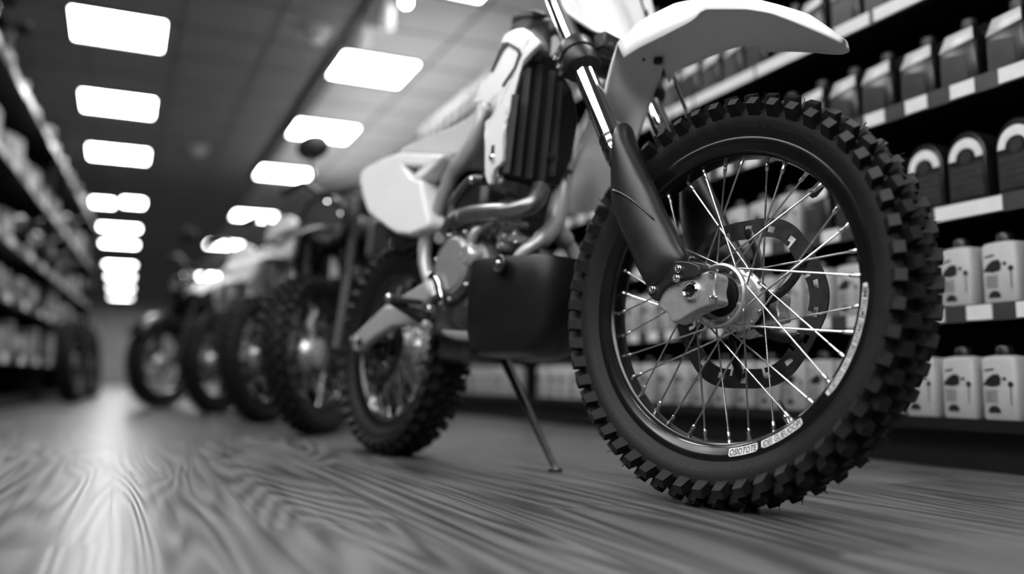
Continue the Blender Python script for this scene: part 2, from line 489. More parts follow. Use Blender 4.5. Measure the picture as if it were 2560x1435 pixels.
# valve, at the low right part of the rim
va = F.P(1975, 1062, 0); va_ang = math.atan2(va.z, va.x)
er = V((math.cos(va_ang), 0, math.sin(va_ang)))
vm = MB(); vm.rod(er * .252, er * .232, [(.0060, 0), (.0060, .25), (.0045, .3), (.0045, .7), (.0055, .72), (.0055, .9), (.004, 1)], 12, 0)
vm.rod(er * .233, er * .207, [(.0048, 0), (.0052, .1), (.0050, .85), (.0035, 1)], 12, 1)
build('valve_stem', vm, [CHROME, BLKPLA], fwh)
wl = F.P(2050, 478, -.01); wa = math.atan2(wl.z, wl.x); er2 = V((math.cos(wa), 0, math.sin(wa)))
rl = MB(); rl.rod(er2 * .252, er2 * .222, [(.006, 0), (.0075, .3), (.0075, .8), (.004, 1)], 12)
build('rim_lock', rl, BLKPLA, fwh)

# stickers on the near face of the rim: a strip on the cone between (r .2585, lat .0235) and (r .275, lat .0292)
def rim_pt(r, a, up=.0006):
    w_ = .0445 * .66
    for (r0, l0), (r1, l1) in (((.256, w_ * .62), (.258, w_ * .80)), ((.258, w_ * .80), (.268, w_ * .93)), ((.268, w_ * .93), (.274, w_ + .001)), ((.274, w_ + .001), (.280, w_))):
        if r <= r1: break
    lat = l0 + (l1 - l0) * (r - r0) / (r1 - r0) + up
    return V((r * math.cos(a), -lat, r * math.sin(a)))
def ang_px(px, py):
    p = F.P(px, py, .028); return math.atan2(p.z, p.x)
def arc_sticker(a0, a1, r0, r1, txt):
    mb = MB(); n = 28; rows = []
    for i in range(n + 1):
        a = a0 + (a1 - a0) * i / n
        e = .003 * max(0, 1 - i / 1.5) + .003 * max(0, 1 - (n - i) / 1.5)
        rows.append([rim_pt(r0 + e * .3, a), rim_pt(.268, a), rim_pt(r1 - e, a)])
    mb.loft(rows, cap=False, closed=False)
    o = build('rim_sticker', mb, STICK, fwh, label='white lettered rim sticker')
    vs, fs = text_geo(txt, 1.0, shear=.15, bold=.012)
    x1 = max(v.x for v in vs); y1 = max(v.y for v in vs)
    tm = MB()
    pts = []
    for v in vs:
        a = a0 + (a1 - a0) * (.03 + .94 * v.x / x1); r = r1 - (r1 - r0) * (.12 + .76 * v.y / y1)
        pts.append(rim_pt(r, a, .0012))
    tm.add(pts, fs)
    build('lettering', tm, INK, o)
A0 = ang_px(1822, 1142); A1 = ang_px(1898, 1133); A2 = ang_px(1908, 1130); A3 = ang_px(2014, 1066)
arc_sticker(A0, A1, .2598, .2738, 'OSIOTOTE')
arc_sticker(A2, A3, .2598, .2732, 'IDEI GUEUOOPI')
A4 = ang_px(2086, 1004); A5 = ang_px(2168, 706)
while A5 < A4: A5 += 2 * PI
arc_sticker(A4, A5, .2612, .2728, 'EUIETOVS OIU TEOIE SUITAIED EMTOIS IMIIS')
def side_pt(r, a, up=.0):
    prof = carcass(.28, .3545, .0445)[:5]
    for (r0, l0), (r1, l1) in zip(prof[1:], prof[2:]):
        if r <= r1: break
    t = (r - r0) / (r1 - r0)
    return V((r * math.cos(a), -(l0 + (l1 - l0) * t + up), r * math.sin(a)))
def side_text(txt, a0, a1, r0, r1, flip, shear=.3):
    vs, fs = text_geo(txt, 1.0, shear=shear)
    x1 = max(v.x for v in vs); y1 = max(v.y for v in vs); pts = []
    for v in vs:
        t = v.y / y1; r = (r1 - (r1 - r0) * t) if flip else (r0 + (r1 - r0) * t)
        pts.append(side_pt(r, a0 + (a1 - a0) * v.x / x1, .0006))
    o = build('sidewall_lettering', MB().add(pts, fs), KNOBTOP, fwh, label='raised lettering moulded into the sidewall')
side_text('YZRCO 0:8', ang_px(1735, 1163), ang_px(1885, 1165), .291, .299, True)
side_text('rom Chriocoouite', ang_px(1850, 312), ang_px(2075, 395), .293, .301, False)
def unw(a, b):
    while b < a: b += 2 * PI
    return b
a0 = ang_px(1482, 880); a1 = unw(a0, ang_px(1640, 1112))
side_text('SOTUHUODITATI ADSALIM MADE', a0, a1, .291, .2985, True, .1)

# ---- fork
LN, LF_ = .085, -.120
ftop = F.P(1389, 0, LN); fbot = F.P(1668, 700, LN)
fdir = (fbot - ftop).normalized(); fup = -fdir
def fork_at(py, lat):
    p = F.P(1389 + 279 * py / 700.0, py, LN)
    return V((p.x, -lat, p.z))
def fork_tube(lat):
    p0 = fork_at(-190, lat); p1 = fork_at(405, lat); p2 = fork_at(690, lat)
    mb = MB(); mb.rod(p0, p1, [(.0001, 0), (.0222, 0), (.0222, .955), (.0240, .958), (.0240, .99), (.0215, 1), (.0001, 1)], 40)
    mb.rod(p1, p2, [(.0001, 0), (.016, 0), (.016, 1), (.0001, 1)], 24)
    return mb
for lat in (LN, LF_):
    o = hf('fork_tube', fork_tube(lat), CHROME, ang=30, label='polished chrome fork tube')
    sb = MB()
    for (q0, q1) in ((345, 351), (362, 368), (376, 381), (388, 398)):
        sb.rod(fork_at(q0, lat), fork_at(q1, lat), [(.0223, 0), (.0240, 0.02), (.0240, .98), (.0223, 1)], 32)
    build('fork_ring', sb, BLKGLO, o)
    cl = MB()
    cl.rod(fork_at(116, lat), fork_at(174, lat), [(.0223, 0), (.0350, .0), (.0385, .08), (.0385, .40), (.0345, .46), (.0345, .54), (.0400, .60), (.0400, .92), (.037, 1), (.0223, 1)], 40)
    # lug to the rear carrying the pinch bolts
    c = fork_at(150, lat)
    back = V((-1, 0, 0)); back = (back - fdir * back.dot(fdir)).normalized()
    for dz in (-.009, .012):
        q = c + fdir * dz + back * .036 + YR * .006
        cl.rod(q - YR * .02, q + YR * .020, [(.0001, 0), (.0085, 0), (.0085, 1), (.0001, 1)], 14)
    o2 = hf('fork_clamp', cl, BLKPLA, ang=35)
    if lat == LN:
        for (bx, by) in ((1391, 147), (1401, 167)):
            bo = F.P(bx, by, LN + .030)
            build('clamp_bolt', bolt_mb(bo, YR, .0048, .006), STEEL, o2, M=None)
# centre of the lower triple clamp
tc = MB(); c0 = fork_at(112, LN); c1 = fork_at(112, LF_)
tc.tube([c0 - YR * -.0, (c0 + c1) / 2 + V((-.035, 0, .0)), c1], [.020, .026, .020], 12)
cc = (c0 + c1) / 2 + V((-.035, 0, 0))
tc.rod(cc - fdir * .02, cc - fdir * .24, [(.0001, 0), (.022, 0), (.022, 1), (.0001, 1)], 20)
hf('triple_clamp', tc, BLKSAT)
br = MB()
q = F.P(1518, 112, .045)
br.box(q, (.035, .05, .035)); br.rod(F.P(1520, 116, .05), F.P(1533, 118, .05), [(.007, 0), (.010, .6), (.006, 1)], 12)
o = hf('fender_bracket', br, BLKPLA, bevel=.004)
build('bracket_bolt', bolt_mb(F.P(1517, 98, .058), YR + V((.4, 0, .3)), .0045, .005), STEEL, o)
ut = MB(); c0 = fork_at(-160, LN); c1 = fork_at(-160, LF_)
ut.tube([c0, (c0 + c1) / 2 + V((-.03, 0, 0)), c1], [.027, .03, .027], 12)
hf('upper_triple_clamp', ut, BLKSAT)
hm = (c0 + c1) / 2
hbm = MB(); hbm.tube(smooth([hm + V((-.10, .40, .13)), hm + V((-.05, .22, .11)), hm + V((.0, .1, .06)), hm + V((.0, -.1, .06)), hm + V((-.05, -.22, .11)), hm + V((-.10, -.40, .13))], 5), .011, 12)
hbo = hf('handlebar', hbm, BLKMET)
for s in (1, -1):
    g = MB(); g.rod(hm + V((-.075, s * .29, .118)), hm + V((-.102, s * .41, .131)), [(.012, 0), (.017, .03), (.016, .9), (.018, 1)], 14)
    build('grip', g, RUBBER, hbo)

# guards over the sliders: rings through the outline of the photographed guard
stations = [(308, 1562, 1568), (312, 1550, 1577), (320, 1540, 1584), (338, 1534, 1590), (356, 1531, 1597), (386, 1528, 1608), (415, 1527, 1619), (445, 1527, 1632), (473, 1527, 1646),
            (505, 1530, 1658), (532, 1535, 1670), (562, 1545, 1686), (590, 1556, 1700), (615, 1568, 1712), (640, 1580, 1724), (660, 1588, 1724), (682, 1598, 1712), (705, 1610, 1690), (725, 1622, 1664)]
def guard_rings(lat_to=None):
    rings = []
    for (y, l, r) in stations:
        pl, pr = F.P(l, y, LN), F.P(r, y, LN)
        c = (pl + pr) / 2; e = pr - pl; a0 = e.length / 2; e.normalize()
        b = min(.030, a0 * .85)
        k2 = abs(F.px(c + V((0, .01, 0))).x - F.px(c).x) / .01; w = (r - l) / 2; k1 = w / a0
        a = math.sqrt(max(w * w - (b * k2) ** 2, (.5 * w) ** 2)) / k1
        rings.append([c + e * (a * math.cos(2 * PI * k / 28)) + V((0, b * math.sin(2 * PI * k / 28), 0)) for k in range(28)])
    return rings
gr = guard_rings()
g1 = hf('fork_guard', MB().loft(gr), BLKPLA, ang=60, label='matte black guard over the near fork leg')
sw = smooth([F.P(1530, 474, LN + .028), F.P(1556, 485, LN + .031), F.P(1588, 506, LN + .030), F.P(1636, 548, LN + .024)], 5)
build('guard_ridge', MB().tube(sw, [.0005] + [.002] * (len(sw) - 2) + [.0005], 8), BLKSAT, g1)
gl = [[V((p.x, 2 * (.5 * (LN - LF_)) - .0 - p.y + 0, p.z)) for p in r] for r in gr]
# mirrored about the wheel plane and moved to the far leg
gl = [[V((p.x, -LF_ + (-LN - p.y) * 1.0 if False else (-LF_) - (p.y + LN), p.z)) for p in r] for r in gr]
hf('fork_guard', MB().loft(gl), BLKPLA, ang=60, label='matte black guard over the far fork leg')

# axle clamp castings
lug = [(1647, 745), (1654, 726), (1668, 714), (1701, 699), (1730, 695), (1756, 681), (1777, 677), (1789, 686), (1789, 703), (1785, 726), (1790, 748), (1786, 758), (1758, 767), (1728, 781), (1702, 798), (1683, 806), (1673, 798), (1668, 783), (1652, 773), (1642, 761)]
lp = smooth(F.L(lug, .097), 2, True)
lm = MB(); lm.prism(lp, (0, .036, 0))
ax = F.P(1728, 727, .100)
o = hf('axle_clamp', lm, ALU, bevel=.011, seg=4, ang=50, label='cast aluminium axle clamp at the foot of the near fork leg')
rg = MB(); rg.lathe([(.0105, -.012), (.0105, .004), (.0130, .006), (.0155, .004), (.0165, -.004)], 32, c=(ax.x, ax.y, ax.z)); build('axle_ring', rg, CHROME, o)
ah = MB(); ah.rod(ax + V((0, .003, 0)), ax + V((0, .012, 0)), [(.0001, 0), (.0108, 0), (.0108, 1), (.0001, 1)], 24); build('axle_bore', ah, DARK, o)
for (bx, by, r) in ((1779, 685, .0050), (1783, 748, .006)):
    build('pinch_bolt', bolt_mb(F.P(bx, by, .099), YR + V((.5, 0, 0)), r, .006), STEEL, o)
# black foot of the guard with its bolts
fo = [(1636, 690), (1655, 668), (1688, 652), (1722, 654), (1746, 664), (1748, 680), (1742, 692), (1712, 696), (1690, 702), (1672, 712), (1655, 726), (1646, 744), (1640, 752), (1628, 745), (1616, 728), (1618, 712)]
fm = MB(); fm.prism(smooth(F.L(fo, .104), 2, True), (0, .05, 0))
o = hf('guard_foot', fm, BLKPLA, bevel=.006, seg=3, ang=50)
for (bx, by) in ((1694, 672), (1690, 696), (1630, 724)):
    build('guard_bolt', bolt_mb(F.P(bx, by, .106), YR, .0062, .005), STEEL, o)
lm2 = MB(); lm2.prism([V((p.x, .125, p.z)) for p in lp], (0, -.04, 0)); hf('axle_clamp', lm2, ALU, bevel=.005)
# calliper behind the disc
cp = MB(); cp.box((-.118, .075, .045), (.06, .05, .10), Matrix.Rotation(.35, 3, 'Y')); cp.rod((-.13, .045, .07), (-.13, .075, .07), [(.001, 0), (.018, 0), (.018, 1), (.001, 1)], 16); cp.rod((-.115, .045, .025), (-.115, .075, .025), [(.001, 0), (.018, 0), (.018, 1), (.001, 1)], 16)
hf('brake_calliper', cp, BLKMET, bevel=.008)
hs = smooth([F.P(1660, 120, -.10), F.P(1684, 192, -.10), F.P(1700, 236, -.105), F.P(1716, 278, -.11), F.P(1735, 330, -.115), F.P(1745, 420, -.12), F.P(1775, 560, -.10)], 5)
o = hf('brake_hose', MB().tube(hs, .0042, 10), BLKSAT)
ft = MB(); ft.rod(F.P(1716, 274, -.11), F.P(1722, 291, -.11), [(.004, 0), (.007, .1), (.007, .6), (.0055, .65), (.008, .9), (.004, 1)], 10); build('hose_fitting', ft, STEEL, o)

# ---- front fender
near = [(1530, 200), (1538, 176), (1549, 152), (1575, 134), (1600, 119), (1660, 90), (1724, 57), (1741, 44), (1756, 27), (1770, 24.5), (1869, 24.5), (1928, 34), (1998, 50), (2045, 63), (2080, 78), (2104, 94)]
HWF = .07
nl = [F.P(x, y, HWF) for x, y in near]
top = [(1537, 108), (1546, 96), (1575, 72), (1622, 46), (1699, 8), (1740, 1), (1800, -8), (1850, -7), (1893, 1), (1951, 16), (2022, 37), (2080, 63), (2104, 82)]
tl = [F.P(x, y, 0.02) for x, y in top]
def interp(L, x):
    L = sorted(L, key=lambda p: p.x)
    if x <= L[0].x:
        a, b = L[0], L[1]
    elif x >= L[-1].x:
        a, b = L[-2], L[-1]
    else:
        for a, b in zip(L, L[1:]):
            if a.x <= x <= b.x: break
    return a.z + (b.z - a.z) * (x - a.x) / max(1e-6, b.x - a.x)
far = [(1600, 253), (1630, 237), (1666, 220), (1677, 199), (1687, 180), (1729, 162), (1787, 137), (1834, 119.5), (1860, 115), (1881, 117), (1902, 119.5), (1919, 131), (1975, 129), (2034, 131), (2080, 133), (2104, 128)]
fl = [F.P(x, y, -HWF) for x, y in far]
FX0 = -.215
ptip = F.P(2111, 116, 0); FX1 = ptip.x
nl2 = [p for p in nl if p.x < .165] + [V((FX1, 0, ptip.z))]
fl2 = [p for p in fl if p.x < .12] + [V((FX1, 0, ptip.z))]
tl2 = [p for p in tl if p.x < FX1 - .03] + [V((FX1, 0, ptip.z + .010))]
SECT = 17
rows = []
NX = 46
XB = .085
for i in range(NX + 1):
    x = FX0 + (FX1 - FX0) * (1 - (1 - i / NX) ** 1.25)
    zn, zf = interp(nl2, x), interp(fl2, x)
    zt = max(interp(tl2, x), max(zn, zf) + .008)
    hw = HWF
    if x > XB: hw = HWF * max(.02, 1 - ((x - XB) / (FX1 - XB)) ** 2.6) ** .5
    row = []
    for k in range(SECT):
        sg = -1 + 2 * k / (SECT - 1)
        zs = zn if sg > 0 else zf
        row.append(V((x, -sg * hw, zs + (zt - zs) * (1 - abs(sg) ** 3.2))))
    rows.append(row)
# tail of the fender between the fork legs, running down behind them
tail = []
for (dx, dz, w) in ((-.018, -.026, 1.0), (-.034, -.066, .98), (-.052, -.12, .94), (-.075, -.19, .86)):
    tail.append([V((FX0 + dx, -(-1 + 2 * k / (SECT - 1)) * HWF * w, rows[0][SECT // 2].z + dz - .035 * abs(-1 + 2 * k / (SECT - 1)) ** 3)) for k in range(SECT)])
fen = MB().loft(tail[::-1] + rows, cap=False, closed=False)
hf('front_fender', fen, WHITE, solid=.0045, ang=75, label='white front fender arching over the wheel')
for (bx, by) in ((1603, 147), (1645, 151)):
    # plugs under the fender
    zq = .512
    for _ in range(6):
        p = F.plane(bx, by, V((-.1, 0, zq)), V((0, 0, 1)))
        zb = interp(nl2, p.x); zq = zb + (max(interp(tl2, p.x), zb + .008) - zb) * (1 - min(1, abs(p.y) / HWF) ** 3.2) - .002
        zq = min(.530, max(.506, zq))
    dk = MB(); dk.rod(p + V((0, 0, .004)), p - V((0, 0, .007)), [(.0001, 0), (.0095, 0), (.0095, .9), (.007, 1), (.0001, 1)], 16)
    hf('fender_plug', dk, BLKPLA)

# ---- number plate, on a plane parallel to the fork in front of it
pn = V((fup.z, 0, -fup.x)); pp = fork_at(20, 0) + pn * .055
npoly = [F.plane(x, y, pp, pn) for x, y in ((1385, -120), (1405, -40), (1416, 0), (1426, 20), (1440, 34), (1478, 60), (1519, 86), (1545, 108), (1575, 120), (1600, 100), (1621, 45), (1609, 0), (1598, -60), (1590, -130), (1490, -150))]
cx = sum((p.y for p in npoly)) / len(npoly)
panel('number_plate', npoly, WHITE, hero, lambda p: pn * (.022 * (1 - min(1, ((p.y - cx) / .085) ** 2)) - .012), .005, M=MF, rnd=2, bevel=.0015, label='white front number plate')
ntab = MB(); ntab.prism([F.plane(x, y, pp - pn * .01, pn) for x, y in ((1611, -40), (1611, 0), (1616, 20), (1624, 28), (1630, 43), (1637, 38), (1629, 0), (1627, -40))], pn * -.006)
hf('plate_tab', ntab, WHITE, bevel=.001)
hd = MB(); hd.box(fork_at(-40, -.02) + pn * .005 , (.07, .11, .14)); hf('steering_head_cover', hd, BLKPLA, bevel=.012)

# ---- radiator and its louvres (facing forward)
rp0 = V((.655, 0, .60)); rdir = V((.075, 0, .33)).normalized(); rn = V((rdir.z, 0, -rdir.x))
def RP(px, py, off=0): return B.plane(px, py, rp0 + rn * off, rn)
rad = [(1347, 127), (1368, 140), (1390, 160), (1412, 190), (1432, 225), (1448, 300), (1430, 400), (1400, 466), (1330, 462), (1264, 438), (1262, 410), (1270, 340), (1280, 270), (1300, 190), (1322, 155)]
rm = MB(); rm.prism([RP(x, y, -.012) for x, y in rad], rn * -.03)
ro = hb('radiator', rm, BLKPLA, bevel=.004)
for (x0, y0, x1, y1) in ((1270, 432, 1293, 236), (1297, 440, 1324, 170), (1326, 446, 1354, 160), (1358, 452, 1386, 176), (1384, 440, 1404, 205)):
    a, b = RP(x0, y0), RP(x1, y1); up = (b - a).normalized(); sd = up.cross(rn).normalized()
    m_ = MB(); m_.add([a + sd * .006 - rn * .012, a - sd * .0 + rn * .006, a - sd * .006 - rn * .012, b + sd * .006 - rn * .012, b + rn * .006, b - sd * .006 - rn * .012], [(0, 1, 4, 3), (1, 2, 5, 4), (2, 0, 3, 5), (0, 2, 1), (3, 4, 5)])
    build('louvre', m_, LOUV, ro)
for (bx, by) in ((1412, 222), (1387, 394), (1348, 139)):
    q = RP(bx, by); m_ = MB(); m_.rod(q - rn * .012, q + rn * .004, [(.0001, 0), (.013, 0), (.013, .5), (.006, .6), (.006, 1), (.0001, 1)], 14); build('radiator_mount', m_, ENGM, ro)
rb = MB(); rb.prism([RP(x, y, -.02) for x, y in ((1256, 440), (1300, 448), (1355, 462), (1340, 484), (1300, 500), (1260, 482), (1245, 462))], rn * -.05); hb('radiator_tank', rb, ENGM, bevel=.008)

# ---- shrouds
shp = [(1260, 105), (1277, 83), (1314, 73), (1337, 90), (1361, 112), (1347, 127), (1321, 157), (1300, 191), (1284, 241), (1277, 291), (1270, 341), (1264, 403), (1250, 418), (1236, 436), (1230, 461), (1220, 440), (1225, 374), (1229, 310), (1258, 289), (1264, 246), (1234, 267), (1218, 258), (1200, 256), (1217, 214), (1240, 187)]
SHL = .150
sp_ = B.L(shp, SHL); shz = [p.z for p in sp_]
def shfn(p):
    return V((0, -.012 * math.sin(PI * min(1, max(0, (p.z - min(shz)) / (max(shz) - min(shz))))), 0))
so = panel('radiator_shroud', sp_, WHITE, hero, shfn, .010, rnd=2, bevel=.003, label='white radiator shroud on the near side')
def SH(px, py, up): 
    p = B.P(px, py, SHL + .005); return p + shfn(p) + YR * up
trim = [(1260, 109), (1275, 107), (1307, 125), (1311, 137), (1300, 174), (1270, 222), (1268, 218), (1297, 172), (1305, 140), (1302, 131), (1276, 114), (1264, 128), (1240, 185), (1237, 183)]
tm = MB(); tm.prism([SH(x, y, .0015) for x, y in trim], YR * .0025); build('shroud_trim', tm, BLKPLA, so, label='black outline around the shroud inset')
bs = MB(); p = SH(1238, 396, 0.0); bs.rod(p, p + YR * .008, [(.0001, 0), (.0085, 0), (.0085, .6), (.005, 1), (.0001, 1)], 14); build('shroud_bolt', bs, CHROME, so)
bs = MB(); bs.box(SH(1240, 376, .001), (.008, .004, .018)); build('shroud_slot', bs, DARK, so)
lsh = [(1480, 270), (1462, 310), (1440, 370), (1416, 440), (1398, 495), (1392, 515), (1398, 527), (1420, 533), (1458, 529), (1489, 510), (1515, 480), (1535, 440), (1560, 380), (1570, 300), (1540, 250)]
LSL = -.135
lo = panel('radiator_shroud', B.L(lsh, LSL), LGRAY, hero, lambda p: V((0, .02 * math.sin(9 * (p.x - .5)), 0)), .007, rnd=2, bevel=.002, label='shaded grey inner face of the far side shroud')  # grey paints the shade on white plastic; its lip stays white
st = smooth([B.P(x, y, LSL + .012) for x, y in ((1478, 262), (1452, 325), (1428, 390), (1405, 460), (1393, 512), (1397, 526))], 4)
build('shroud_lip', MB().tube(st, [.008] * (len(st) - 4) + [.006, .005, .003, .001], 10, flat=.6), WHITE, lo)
gs = MB(); gs.prism(B.L([(1360, 110), (1387, 86), (1402, 112), (1388, 135), (1373, 144), (1366, 136)], .03), (0, .02, 0)); hb('head_gusset', gs, LGRAY, bevel=.003)

# ---- tank, filler cap
tk = MB(); c = B.P(1330, 100, 0)
rings = []
for (dx, zt_, hw_, hh) in ((-.14, -.10, .03, .03), (-.10, -.07, .06, .06), (-.03, -.03, .075, .08), (.04, -.015, .075, .085), (.09, -.02, .065, .08), (.13, -.05, .04, .05)):
    rings.append([c + V((dx, hw_ * math.cos(2 * PI * k / 20), zt_ - .03 + hh * math.sin(2 * PI * k / 20))) for k in range(20)])
tk.loft(rings); hb('fuel_tank', tk, BLKSAT, sub=1)
q = B.P(1328, 74, .02); cap = MB(); cap.rod(q - V((0, 0, .03)), q + V((.0, 0, .030)), [(.0001, 0), (.052, 0), (.052, .45), (.046, .5), (.046, .62), (.05, .66), (.05, .9), (.044, 1), (.0001, 1)], 32)
hb('filler_cap', cap, BLKPLA, bevel=.002)

# ---- seat panel, side panel
seat = [(997, 378), (1030, 358), (1080, 338), (1130, 316), (1180, 283), (1206, 256), (1217, 272), (1192, 320), (1168, 364), (1150, 382), (1120, 386), (1050, 382)]
sm = MB(); sm.prism(smooth(B.L(seat, .105), 2, True), (0, .19, 0)); hb('seat', sm, LGRAY, bevel=.02, seg=3, ang=60)
sdp = [(909, 424), (922, 414), (958, 395), (997, 381), (1047, 383), (1110, 386), (1090, 410), (1071, 430), (1051, 449), (1055, 469), (1063, 512), (1073, 555), (1067, 570), (1051, 576), (1024, 586), (993, 584), (973, 574), (919, 531), (907, 496), (899, 457), (901, 434)]
tri = [(1010, 414), (1028, 441), (1055, 417)]
# outline with a slit into the triangular opening
sd = sdp[:5] + [(1040, 384), (1038, 413), (1010, 414), (1028, 441), (1055, 417), (1041, 413), (1043, 384)] + sdp[5:]
SDL = .135
sdz = B.P(985, 490, SDL)
sn_ = MB(); sn_.prism(B.L(sdp[:4] + [(1008, 383), (1006, 414), (1027, 443), (1052, 450)] + sdp[9:], SDL), (0, .055, 0))
so = hb('side_panel', sn_, WHITE, bevel=.012, seg=4, ang=60, label='white side panel below the seat')
arm = MB(); arm.prism(B.L([(1000, 381), (1047, 383), (1110, 386), (1098, 402), (1060, 416), (1012, 414), (1002, 410)], SDL), (0, .05, 0)); build('panel_arm', arm, WHITE, so, bevel=.006)
arm = MB(); arm.prism(B.L([(1108, 388), (1090, 410), (1071, 430), (1051, 449), (1035, 452), (1027, 443), (1055, 417), (1085, 396)], SDL - .001), (0, .05, 0)); build('panel_arm', arm, WHITE, so, bevel=.006)

# ---- frame
spar = smooth([B.P(x, y, l) for x, y, l in ((1240, 215, .06), (1215, 272, .085), (1192, 340, .095), (1160, 398, .10), (1133, 430, .10), (1111, 480, .10), (1094, 527, .10), (1077, 570, .10), (1064, 608, .10), (1062, 650, .10), (1070, 690, .10), (1082, 715, .10), (1092, 745, .10))], 3)
n = len(spar)
hb('frame_spar', MB().tube(spar, [.021 if i < n * .3 else (.018 if i < n * .7 else .017) for i in range(n)], 14), FRAMEM, label='light grey frame spar, near side')
spl = [V((p.x, -p.y, p.z)) for p in spar]
hb('frame_spar', MB().tube(spl, .018, 12), FRAMEM)
for (x, y, x2, y2) in ((1124, 420, 1146, 424), (1086, 538, 1108, 546)):
    m_ = MB(); m_.tube([B.P(x, y, .118), B.P(x2, y2, .118)], .006, 10); 
sc_ = smooth([B.P(x, y, .150) for x, y in ((1070, 694), (1080, 688), (1090, 702), (1096, 730), (1102, 758))], 4)
hb('heel_guard', MB().tube(sc_, [.006] + [.010] * (len(sc_) - 2) + [.007], 10, flat=.5), CHROME, label='bright metal heel guard')
cr = smooth([B.P(x, y, .085) for x, y in ((1092, 750), (1096, 785), (1105, 812), (1126, 830), (1160, 838), (1220, 842))], 4)
hb('lower_cradle', MB().tube(cr, .015, 12), FRAMEM)
hb('lower_cradle', MB().tube([V((p.x, -p.y, p.z)) for p in cr], .015, 12), FRAMEM)
dt = MB()
dt.tube(smooth([B.P(x, y, l) for x, y, l in ((1412, 380, -.07), (1405, 430, -.055), (1396, 510, -.02), (1384, 572, 0))], 4), .024, 14)
dt.tube(smooth([B.P(1388, 560, 0), B.P(1372, 583, .02), B.P(1343, 607, .05), B.P(1306, 636, .075), B.P(1270, 690, .085)], 4), [.021] * 8 + [.016] * 9, 12)
dt.tube(smooth([B.P(1384, 560, 0), B.P(1400, 583, -.02), B.P(1420, 610, -.05), B.P(1442, 650, -.075), B.P(1450, 720, -.085)], 4), [.021] * 8 + [.016] * 9, 12)
hb('down_tube', dt, FRAMEM, label='grey down tube splitting above the skid plate')

# ---- engine
en = MB()
ec = B.P(1190, 720, 0)
en.rod(V((.47, -.115, .43)), V((.47, .115, .43)), [(.001, 0), (.10, 0), (.115, .1), (.115, .9), (.10, 1), (.001, 1)], 28)
en.rod(V((.36, -.10, .44)), V((.36, .10, .44)), [(.001, 0), (.075, 0), (.08, .1), (.08, .9), (.075, 1), (.001, 1)], 24)
en.box((.43, 0, .36), (.22, .20, .10))
hb('crankcase', en, ENGM, bevel=.01)
cy = MB(); ax0 = V((.50, 0, .50)); ax1 = V((.60, 0, .72))
ca = (ax1 - ax0).normalized(); R = Matrix((( ca.z, 0, ca.x), (0, 1, 0), (-ca.x, 0, ca.z)))
for i in range(9):
    cy.box(ax0 + (ax1 - ax0) * (i / 8), (.11, .10, .012), R)
cy.box((ax0 + ax1) / 2, (.09, .085, .26), R)
hb('cylinder', cy, ENGM, bevel=.003)
cv = MB(); cc_ = B.P(1130, 662, .132)
def disc_face(c, r, l0, dome=.008, sx=1.0): return [(.0001, l0 + dome), (r * .5, l0 + dome), (r * .86, l0 + dome * .85), (r * .93, l0 + dome * .2), (r * 1.0, l0), (r, l0 - .03)]
cv.lathe(disc_face(0, .070, 0), 40, c=tuple(cc_))
co = hb('clutch_cover', cv, COVERM, ang=30, label='pale grey round clutch cover')
rgm = MB(); rgm.lathe([(.072, -.03), (.072, -.004), (.078, -.002), (.088, -.006), (.092, -.03)], 40, c=tuple(cc_)); build('cover_flange', rgm, ENGM, co)
for k in range(7):
    a = k * 2 * PI / 7 + .2
    build('cover_bolt', bolt_mb(cc_ + V((.083 * math.cos(a), .004, .083 * math.sin(a))), YR, .005, .006), STEEL, co)
wp = MB(); c = B.P(1178, 640, .12); wp.lathe([(.0001, .02), (.02, .02), (.028, .012), (.034, -.02)], 24, c=tuple(c)); wp.tube(smooth([c + V((0, -.005, .02)), c + V((.01, -.0, .055)), c + V((.04, .03, .09))], 4), .012, 10)
hb('water_pump', wp, ALU)
for (x, y, r, l) in ((1166, 578, .010, .12), (1120, 600, .009, .12), (1210, 560, .012, .10), (1255, 590, .018, .09), (1280, 597, .012, .09), (1252, 612, .016, .085), (1205, 632, .008, .11), (1234, 575, .014, .09), (1272, 553, .008, .1), (1300, 600, .014, .05), (1172, 702, .009, .12), (1115, 610, .010, .115)):
    p = B.P(x, y, l); m_ = MB(); m_.rod(p + V((0, .05, 0)), p + YR * .006, [(.0001, 0), (r, 0), (r, .8), (r * .6, 1), (.0001, 1)], 12)
    hb('engine_fitting', m_, ALU)
for (x0, y0, x1, y1, r) in ((1228, 545, 1222, 600, .012), (1250, 548, 1250, 585, .014), (1285, 560, 1290, 610, .010)):
    m_ = MB(); m_.tube([B.P(x0, y0, .08), B.P(x1, y1, .08)], r, 12); hb('engine_pipe', m_, ALU)
# kick lever, exhaust header, shock
kl = smooth([B.P(x, y, .12) for x, y in ((1212, 452), (1185, 450), (1168, 462), (1150, 484), (1134, 508), (1128, 540), (1118, 566), (1100, 592))], 4)
ko = hb('kick_lever', MB().tube(kl, .0125, 12), ENGM)
m_ = MB(); m_.rod(B.P(1098, 596, .135), B.P(1108, 590, .10), [(.0001, 0), (.013, 0), (.015, .2), (.015, 1), (.0001, 1)], 14); build('lever_boss', m_, CHROME, ko)
m_ = MB(); m_.ball(B.P(1182, 451, .125), .010); build('lever_tip', m_, CHROME, ko)
ex = smooth([B.P(x, y, l) for x, y, l in ((1142, 552, .13), (1165, 541, .13), (1192, 534, .13), (1230, 530, .125), (1270, 528, .115), (1308, 520, .10), (1338, 503, .08), (1352, 470, .06))], 4)
eo = hb('exhaust_header', MB().tube(ex, [.020] * 2 + [.021] * (len(ex) - 2), 16), PIPEM, label='metal exhaust header pipe')
